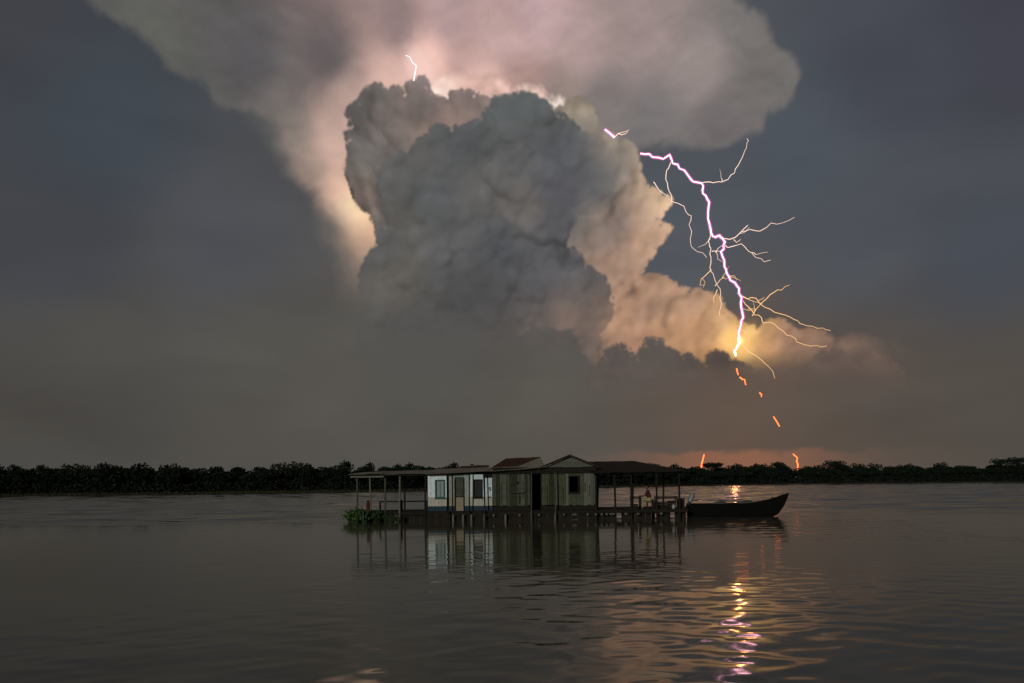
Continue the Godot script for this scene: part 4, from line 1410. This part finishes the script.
func drum(label: String, where: Vector3, r: float, tall: float) -> void:
	var d := thing("drum", label, "drum", where, "drums by the boat landing")
	put("barrel", lathe([[0.0, 0.0], [r * 0.97, 0.0], [r, 0.02], [r, tall * 0.33], [r * 1.03, tall * 0.345], [r, tall * 0.36], [r, tall * 0.64], [r * 1.03, tall * 0.655], [r, tall * 0.67], [r, tall - 0.02], [r * 0.97, tall], [r * 0.93, tall - 0.015], [0.0, tall - 0.015]], 20), M.drum_blue, d)
	var b := put("bung", lathe([[0.03, 0.0], [0.03, 0.02], [0.0, 0.02]], 8), M.black_rubber, d)
	b.position = Vector3(r * 0.55, tall - 0.016, 0.05)


func make_boat() -> void:
	var b := thing("wooden_boat", "long dark wooden canoe with a raised pointed bow moored at the porch", "boat", Vector3(10.35, 0, -44.7))
	# hull lofted from sections: [along, half beam, gunwale height, keel height]
	var sec := [[0.0, 0.5, 0.76, -0.1], [0.3, 0.56, 0.75, -0.16], [1.2, 0.64, 0.74, -0.2], [2.2, 0.66, 0.74, -0.2], [3.2, 0.62, 0.76, -0.19], [4.1, 0.5, 0.82, -0.16], [4.8, 0.32, 0.95, -0.08], [5.3, 0.16, 1.12, 0.12], [5.65, 0.07, 1.24, 0.62], [5.9, 0.02, 1.33, 1.2]]
	var st := begin()
	st.set_smooth_group(0)
	var inner := begin()
	inner.set_smooth_group(0)
	var rings := []
	for s in sec:
		var ring := []
		var ins := []
		for k in 9:
			var t := k / 8.0 * 2.0 - 1.0
			var z: float = s[1] * signf(t) * pow(absf(t), 0.55)
			var y: float = s[3] + (s[2] - s[3]) * pow(absf(t), 2.4)
			ring.append(Vector3(s[0], y, z))
			ins.append(Vector3(s[0], minf(y + 0.03, s[2]), z * 0.94))
		rings.append([ring, ins])
	for k in rings.size() - 1:
		for q in 8:
			quad(st, rings[k][0][q], rings[k + 1][0][q], rings[k + 1][0][q + 1], rings[k][0][q + 1])
			quad(inner, rings[k][1][q + 1], rings[k + 1][1][q + 1], rings[k + 1][1][q], rings[k][1][q])
	put("hull", done(st), M.boat_paint, b)
	put("lining", done(inner), M.dark_wood, b)
	var tr := begin()
	for q in range(1, 8):
		tri(tr, rings[0][0][0], rings[0][0][q], rings[0][0][q + 1])
		tri(tr, rings[0][0][0] + Vector3(0.03, 0, 0), rings[0][0][q + 1] + Vector3(0.03, 0, 0), rings[0][0][q] + Vector3(0.03, 0, 0))
	put("transom", done(tr), M.boat_paint, b)
	for side in [-1.0, 1.0]:
		var gw := begin()
		tube(gw, sec.map(func(s): return Vector3(s[0], s[2] + 0.01, s[1] * side)), sec.map(func(_s): return 0.028), 6)
		put("gunwale", done(gw), M.boat_paint, b)
	for x in [0.7, 2.4, 3.7]:
		box("thwart", Vector3(x, 0.62, 0), Vector3(0.22, 0.035, 1.0 if x < 3 else 0.86), M.dark_wood, b)
	var bd := begin()
	quad(bd, Vector3(4.7, 0.95, -0.31), Vector3(4.7, 0.95, 0.31), Vector3(5.65, 1.25, 0.06), Vector3(5.65, 1.25, -0.06))
	quad(bd, Vector3(4.7, 0.92, 0.31), Vector3(4.7, 0.92, -0.31), Vector3(5.65, 1.22, -0.06), Vector3(5.65, 1.22, 0.06))
	put("foredeck", done(bd), M.boat_paint, b)
	pole("bow_post", Vector3(4.95, 1.0, 0), Vector3(4.95, 1.16, 0), 0.03, M.dark_wood, b)
	# cargo under canvas
	var says := ["small canvas bundle lying amidships in the wooden boat", "longer canvas bundle lying forward in the wooden boat"]
	for k in 2:
		var n := thing("canvas_bundle", says[k], "bundle", Vector3([12.25, 13.75][k], 0.66, -44.7), "bundles in the boat")
		var st2 := begin()
		st2.set_smooth_group(0)
		var l: float = [0.28, 0.45][k]
		body_mesh([[Vector3(-l, 0.1, 0), Vector3(l * 0.4, 0.14, 0.05), 0.12, 0.16, Color.WHITE], [Vector3(0, 0.12, -0.1), Vector3(l, 0.1, 0.06), 0.15, 0.1, Color.WHITE]], 0.03, 0.08, st2)
		put("canvas", done(st2), M.canvas, n)
		var cord := begin()
		tube(cord, range(9).map(func(q): return Vector3(0.0, 0.12 + 0.175 * sin(TAU * q / 8.0), 0.22 * cos(TAU * q / 8.0))), range(9).map(func(_q): return 0.012), 5)
		put("cord", done(cord), M.dark_wood, n)
	# outboard motor tipped up at the stern
	var m := thing("outboard_motor", "grey outboard motor tilted on the stern of the wooden boat", "motor", Vector3(10.42, 0.78, -44.7))
	var cw := begin()
	cw.set_smooth_group(0)
	body_mesh([[Vector3(0.05, 0.2, -0.04), Vector3(0.16, 0.5, -0.04), 0.15, 0.13, Color.WHITE], [Vector3(0.05, 0.2, 0.04), Vector3(0.16, 0.5, 0.04), 0.15, 0.13, Color.WHITE], [Vector3(0.2, 0.5, 0), Vector3(0.27, 0.58, 0), 0.1, 0.07, Color.WHITE]], 0.025, 0.05, cw)
	put("cowl", done(cw), M.motor_grey, m)
	pole("tiller", Vector3(0.2, 0.2, 0.05), Vector3(0.62, 0.24, 0.1), 0.022, M.black_rubber, m)
	pole("shaft", Vector3(0.0, 0.1, 0), Vector3(-0.42, -0.5, 0), 0.06, M.motor_grey, m)
	box("clamp", Vector3(-0.02, 0.0, 0), Vector3(0.12, 0.2, 0.2), M.black_rubber, m)
	box("skeg", Vector3(-0.47, -0.58, 0), Vector3(0.2, 0.16, 0.03), M.motor_grey, m, Vector3(0, 0, 0.9))
	for k in 3:
		var bl := box("propeller_blade", Vector3(-0.55, -0.52, 0) + Vector3(0, cos(k * TAU / 3) * 0.09, sin(k * TAU / 3) * 0.09), Vector3(0.02, 0.14, 0.07), M.motor_grey, m, Vector3(k * TAU / 3, 0.4, 0))
		bl.name = "propeller_blade" if k == 0 else "propeller_blade_%03d" % k


func make_plants() -> void:
	# water hyacinth at the porch end: rosettes of round leaves on swollen stalks
	var g := RandomNumberGenerator.new()
	g.seed = 88
	var kinds := []
	for v in 4:
		var leaves := begin()
		var stalks := begin()
		for k in 16:
			var an := TAU * k / 16.0 * 2.4 + g.randf() * 0.5
			var lean := g.randf_range(0.15, 0.9)
			var tall := g.randf_range(0.22, 0.72) * (1.1 - 0.5 * lean)
			var out := Vector3(cos(an), 0, sin(an))
			var tip := out * lean * 0.42 + Vector3(0, tall, 0)
			tube(stalks, [out * 0.03, tip * Vector3(0.4, 0.5, 0.4), tip], [0.016, 0.022, 0.01], 5)
			var r := g.randf_range(0.06, 0.1)
			var nrm := (Vector3.UP * 0.7 + out * g.randf_range(0.2, 1.0) + Vector3(g.randfn(), 0, g.randfn()) * 0.25).normalized()
			var u := nrm.cross(Vector3(-out.z, 0, out.x)).normalized() * r
			var w := nrm.cross(u).normalized() * r
			var mid := tip + u * 0.6 - nrm * 0.02
			var rim := []
			for q in 8:
				var b := TAU * q / 8.0
				rim.append(tip + u * (0.9 + 1.25 * cos(b)) + w * sin(b) * 0.55 + nrm * 0.02 * sin(2.0 * b))
			for q in 8:
				tri(leaves, mid, rim[q], rim[(q + 1) % 8])
		kinds.append([done(leaves), done(stalks)])
	var spots := []
	for k in 38:
		var x := -9.2 + 2.9 * pow(g.randf(), 1.3)
		spots.append([x, g.randf_range(0.15, 0.95) if x > -8.7 else g.randf_range(-0.9, 0.9), g.randf_range(0.75, 1.2) * (1.0 if x < -7.6 else 0.72)])
	for k in spots.size():
		var s: Array = spots[k]
		var pale: bool = s[0] < -8.3
		var p := thing("water_hyacinth", "bright green water plant at the outer corner of the open left porch" if pale else "duller green water plant along the edge of the left porch deck", "plant", Vector3(s[0], 0.0, -43.2 + s[1]), "bright plants at the porch corner" if pale else "dull plants along the porch deck", g.randf() * TAU)
		p.scale = Vector3.ONE * s[2]
		var kd: Array = kinds[k % 4]
		put("leaves", kd[0], M.leaf if pale else M.leaf_dark, p)
		put("stalks", kd[1], M.leaf_dark, p)


func make_things() -> void:
	make_person()
	make_boat()
	make_table("table", "rough plank table under the right porch with crates below it", Vector3(8.85, 0.55, -43.75), Vector3(1.3, 0.7, 0.6), M.dark_wood)
	make_table("work_table", "small plank table in front of the sitting person", Vector3(7.12, 0.55, -43.85), Vector3(0.62, 0.72, 0.5), M.dark_wood)
	crate("wide slatted crate under the plank table, its open top level", Vector3(8.62, 0.55, -43.75), Vector3(0.55, 0.38, 0.4), 0.05)
	crate("narrow tall slatted crate under the plank table, turned askew", Vector3(9.15, 0.55, -43.72), Vector3(0.36, 0.46, 0.36), 0.25)
	crate("flat slatted crate on the bare deck against the porch post", Vector3(6.95, 0.55, -43.3), Vector3(0.4, 0.3, 0.36), -0.1)
	drum("dark steel drum standing at the deck end beside the boat's stern", Vector3(9.72, 0.55, -43.75), 0.2, 0.58)
	drum("smaller dark drum against the table leg under the right porch", Vector3(8.28, 0.55, -44.25), 0.17, 0.5)
	var j := thing("water_jug", "white plastic water jug standing on the deck by the table", "jug", Vector3(9.2, 0.55, -43.35))
	put("jug_body", lathe([[0.0, 0.0], [0.085, 0.0], [0.095, 0.02], [0.095, 0.17], [0.08, 0.21], [0.035, 0.24], [0.03, 0.27], [0.0, 0.27]], 14), M.white_plastic, j)
	var cap := put("cap", lathe([[0.034, 0.0], [0.034, 0.03], [0.0, 0.03]], 10), M.red_paint, j)
	cap.position = Vector3(0, 0.262, 0)
	pole("handle", Vector3(0.095, 0.06, 0), Vector3(0.1, 0.19, 0), 0.012, M.white_plastic, j)
	make_plants()
